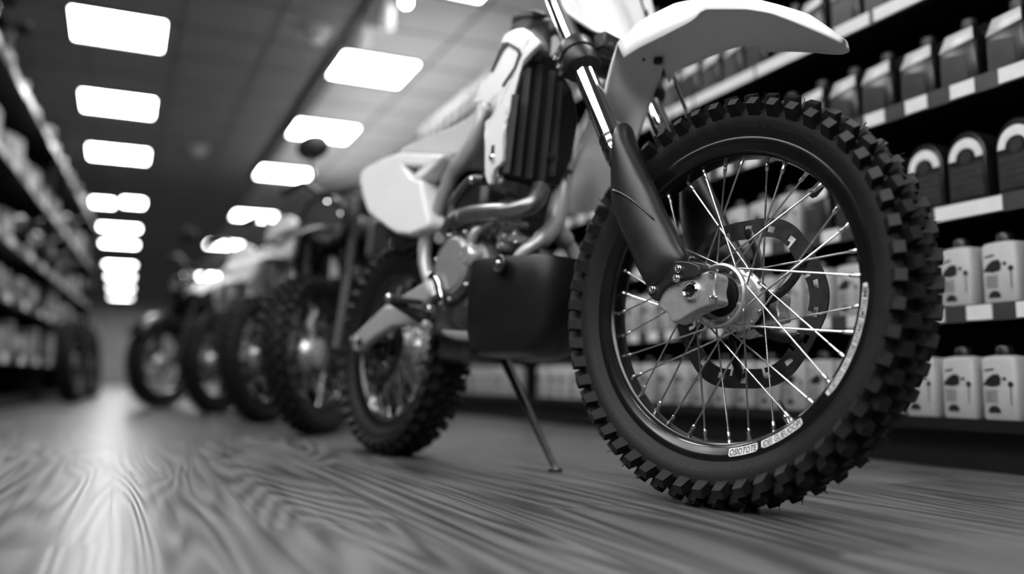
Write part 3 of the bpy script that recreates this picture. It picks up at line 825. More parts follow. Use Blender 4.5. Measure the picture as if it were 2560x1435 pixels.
m_ = MB(); e0 = B.P(1142, 552, .13); ed = (B.P(1165, 541, .13) - e0).normalized(); m_.rod(e0 - ed * .006, e0 + ed * .035, [(.012, 0), (.023, 0), (.025, .15), (.025, .9), (.02, 1)], 20); build('pipe_collar', m_, ENGM, eo)
m_ = MB(); m_.rod(e0 - ed * .008, e0 - ed * .002, [(.0001, 0), (.015, 0), (.015, 1), (.0001, 1)], 16); build('pipe_bore', m_, DARK, eo)
sk = MB(); s0, s1 = B.P(1090, 410, .03), B.P(1060, 560, .03); sk.rod(s0, s1, [(.02, 0), (.034, .05), (.034, .95), (.02, 1)], 20)
hb('rear_shock', sk, BLKPLA)
ab = MB(); ab.box((.12, 0, .64), (.22, .16, .16)); hb('air_box', ab, BLKPLA, bevel=.02)
bat = MB(); bat.box((.34, 0, .62), (.22, .12, .16)); hb('carburettor_body', bat, BLKPLA, bevel=.02)

# ---- skid plate: a tub of horizontal sections round the front of the engine
zr = B.P(1182, 650, .125); zf = B.P(1446, 652, -.06)
def skid_ring(z, x0, x1, w, wf):
    pts = []
    for t in range(0, 11):
        a = PI * t / 10          # right rear -> front -> left rear
        pts.append((x1 + .06 * math.sin(a), wf * math.cos(a)))
    pts = [(x0, w)] + [(x0 + (x1 - x0) * .5, w * .98)] + pts + [(x0 + (x1 - x0) * .5, -w * .98), (x0, -w)]
    return [V((x, -y, z)) for x, y in pts]
rr = B.P(1180, 740, .125); bt = B.P(1210, 858, .09)
X0 = zr.x
sk = [skid_ring(.468, X0 + .004, .70, .128, .095), skid_ring(.462, X0 + .002, .70, .131, .098), skid_ring(.42, X0, .70, .132, .10), skid_ring(.36, X0 - .002, .695, .130, .10), skid_ring(.31, X0 - .005, .68, .124, .095), skid_ring(.275, X0 - .015, .655, .105, .08), skid_ring(.258, X0 - .02, .62, .075, .055)]
mb = MB().loft(sk, cap=False, closed=True); nn = len(sk[0]); L0 = len(mb.v) - nn
mb.f.append(tuple(range(L0, L0 + nn))); mb.m.append(0)
so = hb('skid_plate', mb, SKIDM, bevel=.006, ang=60, label='glossy black skid plate under the engine')
q = B.P(1250, 660, .131); m_ = MB(); m_.rod(q + V((0, .004, 0)), q + YR * .008, [(.0001, 0), (.019, 0), (.021, .5), (.017, .8), (.012, .6), (.0001, .6)], 22); build('skid_plate_grommet', m_, BLKPLA, so)
build('skid_plate_bolt', bolt_mb(q + YR * .006, YR, .006, .005), STEEL, so)

# ---- foot peg, swing arm, links
pg = MB(); p0, p1 = B.P(974, 748, .20), B.P(1056, 763, .125)
t = (p1 - p0); 
pg.box((p0 + p1) / 2, (.05, t.length * .95, .012), Matrix.Rotation(math.atan2(t.y, t.x) - PI / 2, 3, 'Z'))
for k in range(9):
    q = p0 + t * (k / 8.5)
    for s in (-.02, .02):
        pg.rod(q + V((s, 0, .004)), q + V((s, 0, .014)), [(.004, 0), (.0005, 1)], 6)
pg.tube([p0 - V((0, 0, .004)), p1 - V((0, 0, .03)), p1 + t * .35 - V((0, 0, .04))], [.008, .016, .018], 10)
po = hb('foot_peg', pg, BLKMET, ang=30, label='black serrated foot peg')
build('peg_tip', MB().ball(p0 + V((.004, -.004, .004)), .009), CHROME, po)
for (x, y) in ((1056, 762), (1074, 771)):
    build('peg_bolt', MB().ball(B.P(x, y, .13), .008), CHROME, po)
pb = MB(); pb.prism(B.L([(988, 752), (1020, 732), (1047, 714), (1066, 700), (1072, 730), (1062, 762), (1040, 760)], .118), (0, .02, 0)); hb('peg_bracket', pb, FRAMEM, bevel=.004)
sa = MB(); sa.prism(B.L([(876, 852), (880, 842), (891, 832), (930, 794), (965, 762), (990, 766), (1028, 786), (1062, 800), (1060, 822), (1015, 812), (977, 816), (938, 839), (905, 864), (888, 880), (880, 872)], .128), (0, .028, 0))
so = hb('swing_arm', sa, FRAMEM, bevel=.006, label='pale grey swing arm, near side')
build('axle_nut', bolt_mb(B.P(884, 850, .129), YR, .012, .008), STEEL, so)
s2 = MB(); s2.box((.17, .115, .33), (.36, .028, .05), Matrix.Rotation(-.15, 3, 'Y')); hb('swing_arm', s2, FRAMEM, bevel=.006)
lk_ = MB(); lk_.box((.36, 0, .30), (.14, .12, .10)); hb('linkage', lk_, ENGM, bevel=.02)

# ---- rear wheel
rw = wheel(hero, Matrix.Translation((0, 0, .298)), .224, .298, .052, 40, 36, fl_r=.060, fl_l=.030, name='rear_wheel')
build('brake_disc', disc_mb(.115, .085, .062, n=72), DISCM, rw, ang=30)
build('disc_carrier', carrier_mb(.085, .060), BLKMET, rw)
sprk = MB(); sprk.lathe([(.06, -.06), (.10, -.06), (.10, -.064), (.06, -.064)], 48, closed=True)
for k in range(40):
    a = 2 * PI * k / 40; sprk.box((.102 * math.cos(a), .062, .102 * math.sin(a)), (.006, .004, .006), Matrix.Rotation(-a, 3, 'Y'))
build('sprocket', sprk, ALU, rw)
axm = MB(); axm.rod((0, .13, 0), (0, -.135, 0), [(.0001, 0), (.011, 0), (.011, 1), (.0001, 1)], 20); build('axle', axm, BLKMET, rw)

# ---- side stand on the far side
foot = B.Mi @ on_z(1388, 1172, .006)
stp = B.P(1238, 846, -.10)
ss = MB(); ss.tube([stp, stp + (foot - stp) * .12, stp + (foot - stp) * .5, foot], [.017, .015, .011, .007], 14)
so = hb('side_stand', ss, BLKPLA)
m_ = MB(); fw_ = B.M @ foot; 
fp = MB(); 
n_ = B.Mi.to_3x3() @ V((0, 0, 1)); q = B.Mi @ V((fw_.x, fw_.y, 0.001))
fp.rod(q, q + n_ * .010, [(.0001, 0), (.017, 0), (.017, .5), (.010, 1), (.0001, 1)], 16); build('stand_foot', fp, BLKPLA, so)
stb = MB(); stb.box(stp + V((0, -.02, .01)), (.04, .05, .04)); build('stand_bracket', stb, BLKMET, so, bevel=.006)

# ================================================================== ROOM
CE = 2.65
fl_ = MB(); fl_.add([(-4, -5, 0), (3.2, -5, 0), (3.2, 34, 0), (-4, 34, 0)], [(0, 1, 2, 3)])
structure('floor', fl_, WOOD)
cl_ = MB(); cl_.add([(-4, -5, CE), (-4, 34, CE), (3.2, 34, CE), (3.2, -5, CE)], [(0, 1, 2, 3)])
structure('ceiling', cl_, CEILM)
# tile grid
g = MB()
y = -4.7
while y < 34:
    g.box((-.4, y, CE - .004), (7.2, .022, .008)); y += .6
x = -3.9
while x < 3.2:
    g.box((x, 14.5, CE - .004), (.022, 39, .008)); x += .6
structure('trim_1', g, GRIDM)
structure('wall_left', MB().box((-4.05, 14.5, CE / 2), (.1, 39, CE)), WALLM)
structure('wall_right', MB().box((3.25, 14.5, CE / 2), (.1, 39, CE)), WALLM)
structure('wall_back', MB().box((-.4, 31.05, CE / 2), (7.3, .1, CE)), WALLP)
structure('wall_front', MB().box((-.4, -5.05, CE / 2), (7.3, .1, CE)), WALLM)

# ---- ceiling light panels
def light_panel(c, w, d, label, group):
    t = empty('ceiling_light'); t.matrix_world = Matrix.Translation((c[0], c[1], CE - .012))
    tag(t, label, 'ceiling light', group)
    m = MB()
    for sx in (-1, 1): m.box((sx * (w / 2 + .008), 0, 0), (.016, d + .032, .02))
    for sy in (-1, 1): m.box((0, sy * (d / 2 + .008), 0), (w, .016, .02))
    build('frame', m, GRIDM, t)
    build('diffuser', MB().box((0, 0, .002), (w, d, .008)), PANEL, t)
ORD = ['nearest', 'second nearest', 'third nearest', 'fourth', 'fifth', 'sixth', 'seventh', 'eighth', 'ninth', 'tenth', 'eleventh', 'twelfth', 'thirteenth', 'fourteenth']
def panel_at(px, py):
    return on_z(px, py, CE)
lefts = [(297, 70), (296, 257), (297, 382), None, (299, 567), (299, 608), (300, 660), (301, 690), (302, 718), (302, 742), (303, 760)]
k = 0
for i, q in enumerate(lefts):
    if q is None:
        continue
    p = panel_at(*q)
    light_panel((p.x, p.y), .58, .58 if i < 4 else .42, 'square white ceiling light, %s in the row over the aisle' % ['nearest visible', 'second visible', 'third visible', '', 'fifth', 'sixth', 'seventh', 'eighth', 'ninth', 'tenth', 'farthest'][i], 'lights over the aisle')
for px, nm in ((258, 'left'), (333, 'right')):
    p = panel_at(px, 504)
    light_panel((p.x, p.y), .27, .52, 'narrow ceiling light, %s one of the side-by-side pair over the aisle' % nm, 'lights over the aisle')
light_panel((0, 3.2), .58, .58, 'square ceiling light over the aisle just above the frame', None)
def added_linear_light(x, y0, y1, label):  # added out of view for stripes in the chrome and light on the bike
    t = empty('added_linear_light'); t.matrix_world = Matrix.Translation((x, (y0 + y1) / 2, CE - .03))
    tag(t, label, 'ceiling light', 'added lights out of view above the near aisle')
    build('housing', MB().box((0, 0, .012), (.20, y1 - y0 + .04, .03)), GRIDM, t)
    build('diffuser', MB().box((0, 0, -.006), (.15, y1 - y0, .012)), PANEL, t)
added_linear_light(-.30, -4.4, 2.3, 'added unseen ceiling light strip above the near end of the aisle, closer to the bike')
added_linear_light(-1.75, -4.4, 3.2, 'added unseen ceiling light strip above the near end of the aisle, by the left wall')
added_linear_light(-.95, -4.4, 2.3, 'added unseen ceiling light strip above the near end of the aisle, closer to the left')
rights = [(932, 170), (808, 325), (710, 432), (635, 538), (560, 610), (528, 690), (480, 740), (468, 770)]
names = ['nearest visible', 'second visible, above the round mirror', 'third visible, behind the handlebar grip', 'fourth', 'fifth', 'sixth', 'seventh', 'farthest']
for i, q in enumerate(rights):
    p = panel_at(*q)
    light_panel((p.x, p.y), .58, .58, 'square white ceiling light, %s in the row beside the shelves' % names[i], 'lights beside the shelves')
XR = panel_at(932, 170).x
YR0 = panel_at(932, 170).y
for i, y in enumerate((YR0 - 1.78, YR0 - 3.3, YR0 - 5.0, YR0 - 6.7)):
    light_panel((XR, y), .58, .58, 'square ceiling light beside the shelves above the frame', 'lights beside the shelves above the frame')

# ---- track with lamps, dome sensors
tp = on_z(905, 48, CE - .05)
tr = empty('track_rail'); tr.matrix_world = Matrix.Translation((tp.x, 6.0, CE - .03))
tag(tr, 'dark ceiling track carrying the spot lamps beside the shelves', 'light track')
build('rail', MB().box((0, 0, 0), (.04, 9, .04)), BLKPLA, tr)
def spot_head(px, py, label):
    D = ray(px, py); s = tp.x / D.x; p = CAM + D * s
    t = empty('track_spotlight'); t.matrix_world = Matrix.Translation(p)
    tag(t, label, 'spot lamp', 'spot lamps on the track')
    build('lamp_body', MB().rod((0, -.02, .06), (0, .03, -.07), [(.001, 0), (.035, 0), (.042, .3), (.05, 1), (.001, 1)], 20), LGRAY, t)
    h = CE - .05 - p.z
    build('stem', MB().rod((0, 0, 0), (0, 0, h), [(.008, 0), (.008, 1)], 10), GRIDM, t)
spot_head(968, 42, 'pale spot lamp on the track, nearer one')
spot_head(912, 88, 'pale spot lamp on the track, farther one')
def bulb(px, py, r, label):
    D = ray(px, py); p = CAM + D * (tp.x / D.x)
    t = empty('pendant_bulb'); t.matrix_world = Matrix.Translation(p)
    tag(t, label, 'pendant bulb', 'glowing bulbs under the track')
    build('globe', MB().ball((0, 0, 0), r), BULB, t)
    build('cord', MB().rod((0, 0, r * .9), (0, 0, CE - .05 - p.z), [(.006, 0), (.006, 1)], 8), BLKPLA, t)
    build('socket', MB().rod((0, 0, r * .8), (0, 0, r * 1.7), [(.02, 0), (.02, 1)], 12), BLKPLA, t)
bulb(1015, 6, .028, 'glowing round bulb at the top of the picture, nearest the camera')
bulb(868, 178, .03, 'glowing round bulb hanging in front of a square light')
def dome(px, py, label):
    p = on_z(px, py, CE); t = empty('ceiling_sensor'); t.matrix_world = Matrix.Translation((p.x, p.y, CE))
    tag(t, label, 'ceiling sensor')
    build('base', MB().rod((0, 0, 0), (0, 0, -.02), [(.001, 0), (.10, 0), (.10, .8), (.09, 1), (.001, 1)], 24), WHITE, t)
    build('dome', MB().ball((0, 0, -.03), (.07, .07, .07)), WHITE, t)
dome(790, 74, 'pale ceiling sensor left of the track, near')
dome(497, 368, 'pale ceiling sensor between the two rows of lights, farther')
# paler strip over the shelves paints the lit side of the ceiling
sx = tp.x + .12
structure('trim_2', MB().box(((sx + 3.2) / 2, 14.5, CE - .003), (3.2 - sx, 39, .004)), LITCEILM)

# ================================================================== RIGHT SHELVES
SX = 1.78
LV = [.118, .377, .618, .904, 1.18, 1.46, 1.76]
SY0, SY1 = .62, 13.0
sh = empty('shelf_unit'); sh.matrix_world = Matrix.Translation((SX, SY0, 0))
tag(sh, 'long black shelving of bottles standing behind the white motocross bike', 'shelving')
def at(o, x, y, z): return (x - SX, y - SY0, z)
LEN = SY1 - SY0
build('back_panel', MB().box((.46, LEN / 2, .89), (.02, LEN, 1.74)), SHELFM, sh)
build('plinth', MB().box((.23, LEN / 2, .045), (.40, LEN, .09)), SHELFM, sh)
for y in [0, 3.1, 6.2, 9.3, LEN]:
    build('side_panel', MB().box((.25, y, .88), (.42, .02, 1.74)), SHELFM, sh)
for i, z in enumerate(LV):
    o = build('shelf', MB().box((.225, LEN / 2, z - .012), (.45, LEN, .024)), SHELFM, sh, bevel=.002)
    rl = MB()
    if i: rl.box((-.004, LEN / 2, z - .016), (.008, LEN, .040))
    else: rl.box((-.004, LEN / 2, z - .012), (.008, LEN, .028))
    build('price_rail', rl, SHELFM if i == 0 else RAIL, o)
    if i == 0: continue
    rn_ = random.Random(i * 11)
    y = .10 + rn_.uniform(0, .1)
    k = 0
    while y < 6.0 and k < 40:
        w = .062
        if i == 4: w = .30 if k % 3 else .12
        if i == 2 and k in (3, 4): w = .17
        build('price_tag', MB().box((-.010, y + w / 2, z - .016), (.003, w, .034)), TAGW, o)
        y += w + (.055 if i in (3, 1) else (.02 if i == 4 else .07)) + rn_.uniform(-.008, .012); k += 1

def rrect(w, d, r, z, n=5, sk=0.0):
    pts = []
    for (sx_, sy_, a0) in ((1, 1, 0), (-1, 1, PI / 2), (-1, -1, PI), (1, -1, 1.5 * PI)):
        for k in range(n):
            a = a0 + PI / 2 * k / (n - 1)
            pts.append(V((sx_ * (d / 2 - r) + r * math.cos(a) + sk, sy_ * (w / 2 - r) + r * math.sin(a), z)))
    return pts
# kinds of goods; front faces -X
def make_white_bottle():
    t = empty('oil_bottle'); w, d, h = .085, .06, .145
    b = MB().loft([rrect(w * .94, d * .94, .010, 0), rrect(w, d, .012, .006), rrect(w, d, .012, h * .93), rrect(w * .92, d * .9, .014, h * .975), rrect(w * .5, d * .6, .012, h)])
    build('body', b, BOTW, t, ang=50)
    build('cap', MB().rod((0, 0, h - .002), (0, 0, h + .022), [(.001, 0), (.019, 0), (.019, .8), (.016, 1), (.001, 1)], 18), BOTD, t)
    p = MB(); x = -d / 2 - .0006
    def flat(pts, m=0): p.prism([V((x, y, z)) for y, z in pts], (-.0006, 0, 0), m)
    # peaked dark shape, spots and lines of print (y grows away from the camera)
    flat([(.036, .078), (.026, .092), (.012, .102), (-.002, .103), (-.008, .094), (-.006, .078), (.012, .074)])
    for (yy, zz, r) in ((-.016, .092, .0045), (-.030, .080, .0065)):
        flat([(yy + r * math.cos(a * PI / 6), zz + r * math.sin(a * PI / 6)) for a in range(12)])
    flat([(-.029, .075), (-.031, .075), (-.031, .035), (-.029, .035)])
    for k in range(5):
        flat([(.030, .066 - k * .006), (.002, .066 - k * .006), (.002, .0642 - k * .006), (.030, .0642 - k * .006)])
    flat([(.026, .016), (.024, .026), (.016, .032), (.006, .032), (-.002, .026), (-.004, .016)])
    flat([(.03, .113), (.008, .116), (.008, .112), (.03, .109)])
    build('print', p, INK, t)
    return t
def make_dark_jug():
    t = empty('oil_jug'); w, d, h = .098, .075, .155
    b = MB().loft([rrect(w * .95, d * .95, .010, 0), rrect(w, d, .012, .006), rrect(w, d, .012, h * .62), rrect(w * .93, d * .86, .014, h * .74, sk=.004), rrect(w * .72, d * .62, .014, h * .88, sk=.012), rrect(w * .42, d * .46, .010, h * .93, sk=.016), rrect(w * .36, d * .4, .010, h, sk=.016)])
    build('body', b, BOTD, t, ang=45)
    build('cap', MB().rod((.016, 0, h - .002), (.016, 0, h + .02), [(.001, 0), (.018, 0), (.018, .85), (.015, 1), (.001, 1)], 16), BOTG, t)
    # pale slanted band paints the shoulder's specular highlight; a grey label below
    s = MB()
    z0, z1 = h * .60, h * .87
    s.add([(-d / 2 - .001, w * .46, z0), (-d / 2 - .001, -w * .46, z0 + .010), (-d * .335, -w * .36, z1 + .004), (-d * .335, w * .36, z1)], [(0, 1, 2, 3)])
    build('shoulder_highlight', s, BOTL, t, solid=.0015)
    q = MB(); x = -d / 2 - .0005
    q.prism([V((x, w * .44, .012)), V((x, -w * .25, .012)), V((x, -w * .25, .070)), V((x, w * .44, .085))], (-.0006, 0, 0))
    build('front_label', q, BOTG, t)
    hd_ = MB(); hd_.tube(smooth([V((.02, -.02, h * .90)), V((.035, -.03, h * 1.0)), V((.04, -.035, h * .8)), V((.037, -.03, h * .55))], 4), .007, 8); build('handle', hd_, BOTD, t)
    return t
def make_arch_tub():
    t = empty('round_top_canister'); w, d, h = .10, .07, .175
    pr = [(-w / 2, 0), (-w / 2, h * .66)] + [(-w / 2 * math.cos(a * PI / 10), h * .66 + w * .60 * math.sin(a * PI / 10)) for a in range(1, 10)] + [(w / 2, h * .66), (w / 2, 0)]
    b = MB(); b.prism([V((-d / 2, y, z)) for y, z in pr], (d, 0, 0)); build('body', b, BOTD, t, bevel=.006, ang=50)
    x = -d / 2 - .0008
    a_ = MB(); ro_, ri_ = w * .44, w * .26; zc = h * .62
    out = [V((x, ro_ * math.cos(a * PI / 12), zc + ro_ * 1.12 * math.sin(a * PI / 12))) for a in range(13)]; inn = [V((x, ri_ * math.cos(a * PI / 12), zc + ri_ * math.sin(a * PI / 12))) for a in range(12, -1, -1)]
    a_.prism(out + inn, (-.0006, 0, 0)); build('arch_label', a_, BOTL, t)
    l_ = MB(); l_.prism([V((x, -w * .43, h * .10)), V((x, w * .43, h * .10)), V((x, w * .43, h * .52)), V((x, -w * .43, h * .55))], (-.0006, 0, 0)); build('front_label', l_, BOTG, t)
    i_ = MB()
    for k in range(4): i_.box((x - .001, (.01 if k % 2 else -.005), h * (.17 + k * .09)), (.0008, w * .66, .006))
    i_.prism([V((x - .0008, .016 * math.cos(a * PI / 6), zc + .004 + .018 * math.sin(a * PI / 6))) for a in range(12)], (-.0006, 0, 0))
    build('print', i_, INK, t)
    return t
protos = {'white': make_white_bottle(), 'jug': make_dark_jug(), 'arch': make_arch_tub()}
used = set()
def put(kind, loc, rz, label, cat, group):
    o = protos[kind]
    if kind in used: o = copy_tree(o)
    used.add(kind)
    o.matrix_world = Matrix.Translation(loc) @ Matrix.Rotation(rz, 4, 'Z')
    tag(o, label, cat, group)
    return o
ORDN = ['first', 'second', 'third', 'fourth', 'fifth', 'sixth', 'seventh', 'eighth', 'ninth', 'tenth', 'eleventh', 'twelfth', 'thirteenth', 'fourteenth', 'fifteenth', 'sixteenth', 'seventeenth', 'eighteenth', 'nineteenth', 'twentieth'] + ['twenty-' + k for k in ('first', 'second', 'third', 'fourth', 'fifth', 'sixth', 'seventh', 'eighth', 'ninth')] + ['thirtieth'] + ['thirty-' + k for k in ('first', 'second', 'third', 'fourth', 'fifth', 'sixth', 'seventh', 'eighth', 'ninth')] + ['fortieth', 'forty-first', 'forty-second', 'forty-third', 'forty-fourth', 'forty-fifth']
LVN = ['lowest shelf', 'second lowest shelf', 'third lowest shelf', 'fourth lowest shelf', 'fifth lowest shelf', 'sixth lowest shelf', 'shelving top']
rn2 = random.Random(5)
for i, z in enumerate(LV):
    y = SY0 + .09; k = 0
    while y < 5.4:
        if i in (0, 1): kind, step = 'white', .107
        elif i == 2: kind, step = ('arch' if y < 1.62 or y > 2.35 else ('white' if y > 1.80 else 'jug')), .118
        elif i == 6: kind, step = 'white', .13
        else: kind, step = 'jug', .118
        d = .045 + rn2.uniform(0, .008)
        p = V((SX + d, y, z + .0005))
        q, dz = proj(p + V((0, 0, .07)))
        vis = -90 < q.x < 2660 and -80 < q.y < 1500
        if i == 6 and y < 3.8: vis = False
        if i == 5 and y < 2.6: vis = False
        if any(abs(y - SY0 - q_) < .075 for q_ in (3.1, 6.2)): vis = False
        if vis:
            nm = {'white': ('pale bottle', 'bottle', 'pale bottles on the shelves'), 'jug': ('dark oil jug with bright shoulder', 'jug', 'dark jugs on the shelves'), 'arch': ('round-topped dark canister', 'canister', 'round-topped canisters on the shelves')}[kind]
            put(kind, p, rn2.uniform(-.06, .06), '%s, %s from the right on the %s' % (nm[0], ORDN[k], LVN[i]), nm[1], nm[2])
            k += 1
        y += step + rn2.uniform(-.004, .006)

ul = empty('added_uplight'); ul.matrix_world = Matrix.Translation((SX + .32, 7.6, LV[-1] + .0005))  # added out of sight to make the glow on the ceiling
tag(ul, 'added hidden uplight lying along the top of the black shelving behind the bottles', 'added light')
build('housing', MB().box((0, 0, .02), (.10, 5.0, .04)), GRIDM, ul)
build('diffuser', MB().box((0, 0, .044), (.07, 4.96, .008)), UPL, ul)
# ================================================================== BACKGROUND MOTORCYCLES
def moto(kind, body, accent, label, loc, psi, group='motorcycles parked in a row behind the white bike', mirror=True, steer=0):
    t = empty('motorcycle')
    R_ = .30
    pv = V((.66, 0, R_)); axs = V((-.285, 0, .63)).normalized()
    S = Matrix.Translation(pv) @ Matrix.Rotation(math.radians(steer), 4, axs) @ Matrix.Translation(-pv)
    w1 = wheel_simple(t, S @ Matrix.Translation((.66, 0, R_)), 'front_wheel', R_, .05)
    w2 = wheel_simple(t, Matrix.Translation((-.66, 0, R_)), 'rear_wheel', R_, .062)
    for s in (1, -1):
        build('fork_leg', MB().rod((.66, s * .095, R_), (.375, s * .095, .93), [(.001, 0), (.026, 0), (.028, .45), (.020, .46), (.020, 1), (.001, 1)], 14), COVERM if kind == 'dirt' else BLKMET, t, M=S)
    fe = MB(); rows = []
    if kind != 'street':
        for i in range(9):
            x = .30 + .62 * i / 8; zc = .78 + .045 * math.sin(PI * i / 8) - .09 * (i / 8) ** 2
            rows.append([V((x, (-.5 + k / 6) * .17 * (1 - .4 * (i / 8) ** 3), zc - .02 * (abs(k - 3) / 3) ** 2)) for k in range(7)])
    else:
        for i in range(11):
            a = math.radians(150 - 115 * i / 10); rr_ = R_ + .035
            rows.append([V((.66 + rr_ * math.cos(a) * (1 - .0), (-.5 + k / 6) * .13, R_ + rr_ * math.sin(a) - .02 * (abs(k - 3) / 3) ** 2)) for k in range(7)])
    fe.loft(rows, cap=False, closed=False); build('front_fender', fe, accent, t, solid=.006, M=S)
    hb_ = MB(); hb_.tube(smooth([V((.20, .36, 1.08)), V((.26, .22, 1.09)), V((.34, .09, 1.0)), V((.34, -.09, 1.0)), V((.26, -.22, 1.09)), V((.20, -.36, 1.08))], 4), .012, 10)
    ho = build('handlebar', hb_, BLKMET, t, M=S)
    for s in (1, -1):
        build('grip', MB().rod((.24, s * .26, 1.088), (.195, s * .37, 1.079), [(.018, 0), (.018, 1)], 12), RUBBER, ho)
    if mirror:
        for s in (-1,):
            mo = build('mirror', MB().tube(smooth([V((.25, s * .18, 1.09)), V((.27, s * .17, 1.15)), V((.25, s * .17, 1.22))], 4), .006, 8), BLKPLA, t, M=S)
            hd_ = MB().loft([[V((.25 + dx, s * .17 + wy * math.cos(2 * PI * k / 16), 1.245 + wz * math.sin(2 * PI * k / 16))) for k in range(16)] for dx, wy, wz in ((.03, .03, .025), (.015, .07, .052), (-.01, .082, .060), (-.018, .078, .056))])
            build('mirror_head', hd_, BLKPLA, mo)
    if kind != 'dirt':
        hl = build('headlight', MB().rod((.36, 0, .86), (.50, 0, .84), [(.001, 0), (.06, 0), (.10, .5), (.105, 1), (.09, 1.02), (.001, 1.05)], 24), BLKSAT, t, M=S)
        build('lens', MB().rod((.497, 0, .84), (.512, 0, .838), [(.001, 0), (.09, 0), (.08, .7), (.001, 1)], 24), CHROME, hl)
    else:
        build('number_plate', MB().loft([[V((.40 + dx, w_ * math.cos(2 * PI * k / 16), .92 + .11 * math.sin(2 * PI * k / 16) * hz)) for k in range(16)] for dx, w_, hz in ((-.02, .10, 1), (.02, .095, .95), (.03, .05, .6))]), accent, t, M=S)
    tk_ = MB(); rg = []
    for (x, hw_, hh, zc) in ((-.06, .06, .05, .80), (.0, .10, .09, .81), (.12, .135, .115, .82), (.24, .12, .11, .82), (.33, .06, .07, .80)):
        rg.append([V((x, hw_ * math.cos(2 * PI * k / 18), zc + hh * math.sin(2 * PI * k / 18))) for k in range(18)])
    build('fuel_tank', tk_.loft(rg), body, t, sub=1)
    st_ = MB(); rg = []
    for (x, hw_, hh, zc) in ((.02, .08, .045, .80), (-.15, .12, .05, .775), (-.40, .13, .055, .80), (-.66, .09, .04, .86), (-.82, .05, .02, .89)):
        rg.append([V((x, hw_ * math.cos(2 * PI * k / 18), zc + hh * math.sin(2 * PI * k / 18))) for k in range(18)])
    build('seat', st_.loft(rg), BLKPLA, t)
    for s in (1, -1):
        sp = MB(); sp.prism([V((x, s * .14, z)) for x, z in ((.40, .86), (.46, .70), (.36, .52), (.20, .56), (.05, .70), (.02, .80), (.22, .90))], (0, s * .025, 0)); build('shroud', sp, accent, t, bevel=.01)
        fr = MB(); fr.tube(smooth([V((.36, s * .05, .80)), V((.20, s * .12, .66)), V((-.05, s * .13, .55)), V((-.16, s * .12, .36)), V((-.05, s * .11, .24)), V((.30, s * .10, .24)), V((.40, s * .05, .50)), V((.40, s * .03, .78))], 4), .018, 10); build('frame', fr, FRAMEM if kind == 'dirt' else BLKMET, t)
        build('swing_arm', MB().tube([V((-.14, s * .11, .36)), V((-.66, s * .115, R_))], [.03, .022], 10), ALU, t)
        build('foot_peg', MB().rod((-.08, s * .12, .33), (-.08, s * .25, .34), [(.012, 0), (.012, 1)], 8), BLKMET, t)
    e = MB(); e.box((.06, 0, .36), (.34, .24, .2)); e.rod((.02, -.15, .36), (.02, .15, .36), [(.001, 0), (.09, 0), (.11, .1), (.11, .9), (.09, 1), (.001, 1)], 20)
    for k in range(6): e.box((.17 + .015 * k, 0, .46 + .03 * k), (.15, .17, .012))
    e.box((.2, 0, .54), (.11, .13, .2)); build('engine', e, ENGM, t, bevel=.008)
    xp = MB(); xp.tube(smooth([V((.27, -.05, .56)), V((.38, -.10, .42)), V((.28, -.15, .28)), V((-.05, -.16, .28)), V((-.30, -.17, .34)), V((-.62, -.18, .44))], 4), .022, 12); eo_ = build('exhaust', xp, ALU, t)
    build('muffler', MB().rod((-.30, -.175, .36), (-.72, -.185, .50), [(.001, 0), (.03, 0), (.048, .15), (.048, .9), (.035, 1), (.001, 1)], 20), BLKMET, eo_)
    ss_ = MB(); ss_.tube([V((.02, .11, .25)), V((.10, .27, .012))], [.014, .009], 10); build('side_stand', ss_, BLKMET, t)
    tg = MB(); tg.tube([V((-.70, 0, .84)), V((-.95, 0, .66))], [.05, .03], 10, flat=1.6); build('tail', tg, accent, t)
    t.matrix_world = Matrix.Translation(loc) @ Matrix.Rotation(psi, 4, 'Z')
    tag(t, label, 'motorcycle', group)
    return t
WS = {}
def wheel_simple(parent, M, name, R_, hw):
    w = empty(name, parent, M)
    key = (R_, hw)
    if key not in WS:
        Rr = R_ - .075
        WS[key] = (tire_mb(Rr, R_, hw, 36).mesh('tire', [RUBBER, KNOBTOP], 30), rim_mb(Rr, hw).mesh('rim', BLKGLO),
                   MB().lathe([(.001, .045), (.03, .045), (.055, .03), (.055, .02), (.035, 0), (.055, -.02), (.055, -.03), (.03, -.045), (.001, -.045)], 28).mesh('hub', ALU),
                   disc_mb(.12, .09, .055, n=54).mesh('brake_disc', DISCM), spoke_mb(Rr, .052, .024, 1.0).mesh('spoke', STEEL), spoke_mb(Rr, .052, -.024, -1.0).mesh('spoke', STEEL))
    a = WS[key]
    for nm, me in zip(('tire', 'rim', 'hub', 'brake_disc'), a): link(nm, me, w)
    for i in range(20): link('spoke', a[4 + i % 2], w, Matrix.Rotation(i * 2 * PI / 20, 4, 'Y'))
    return w
def moto_at(kind, body, accent, label, px, py, deg, **k):
    c = on_z(px, py); a = math.radians(deg); off = .66
    loc = V((c.x - off * math.cos(a), c.y - off * math.sin(a), 0))
    return moto(kind, body, accent, label, loc, a, **k)
moto_at('adventure', BLKSAT, BLKPLA, 'black street motorcycle with round mirrors right behind the white bike', 778, 1086, -119, steer=-15)
moto_at('dirt', WHITE, LGRAY, 'pale trail motorcycle half hidden behind the black street motorcycle', 648, 1057, -121, mirror=False, steer=-12)
moto_at('dirt', LGRAY, WHITE, 'white framed trail motorcycle, third of the row behind the white bike', 535, 1034, -128, mirror=False)
moto_at('street', BLKSAT, BLKMET, 'dark motorcycle at the far end of the row, nearest the aisle', 400, 1022, -132)

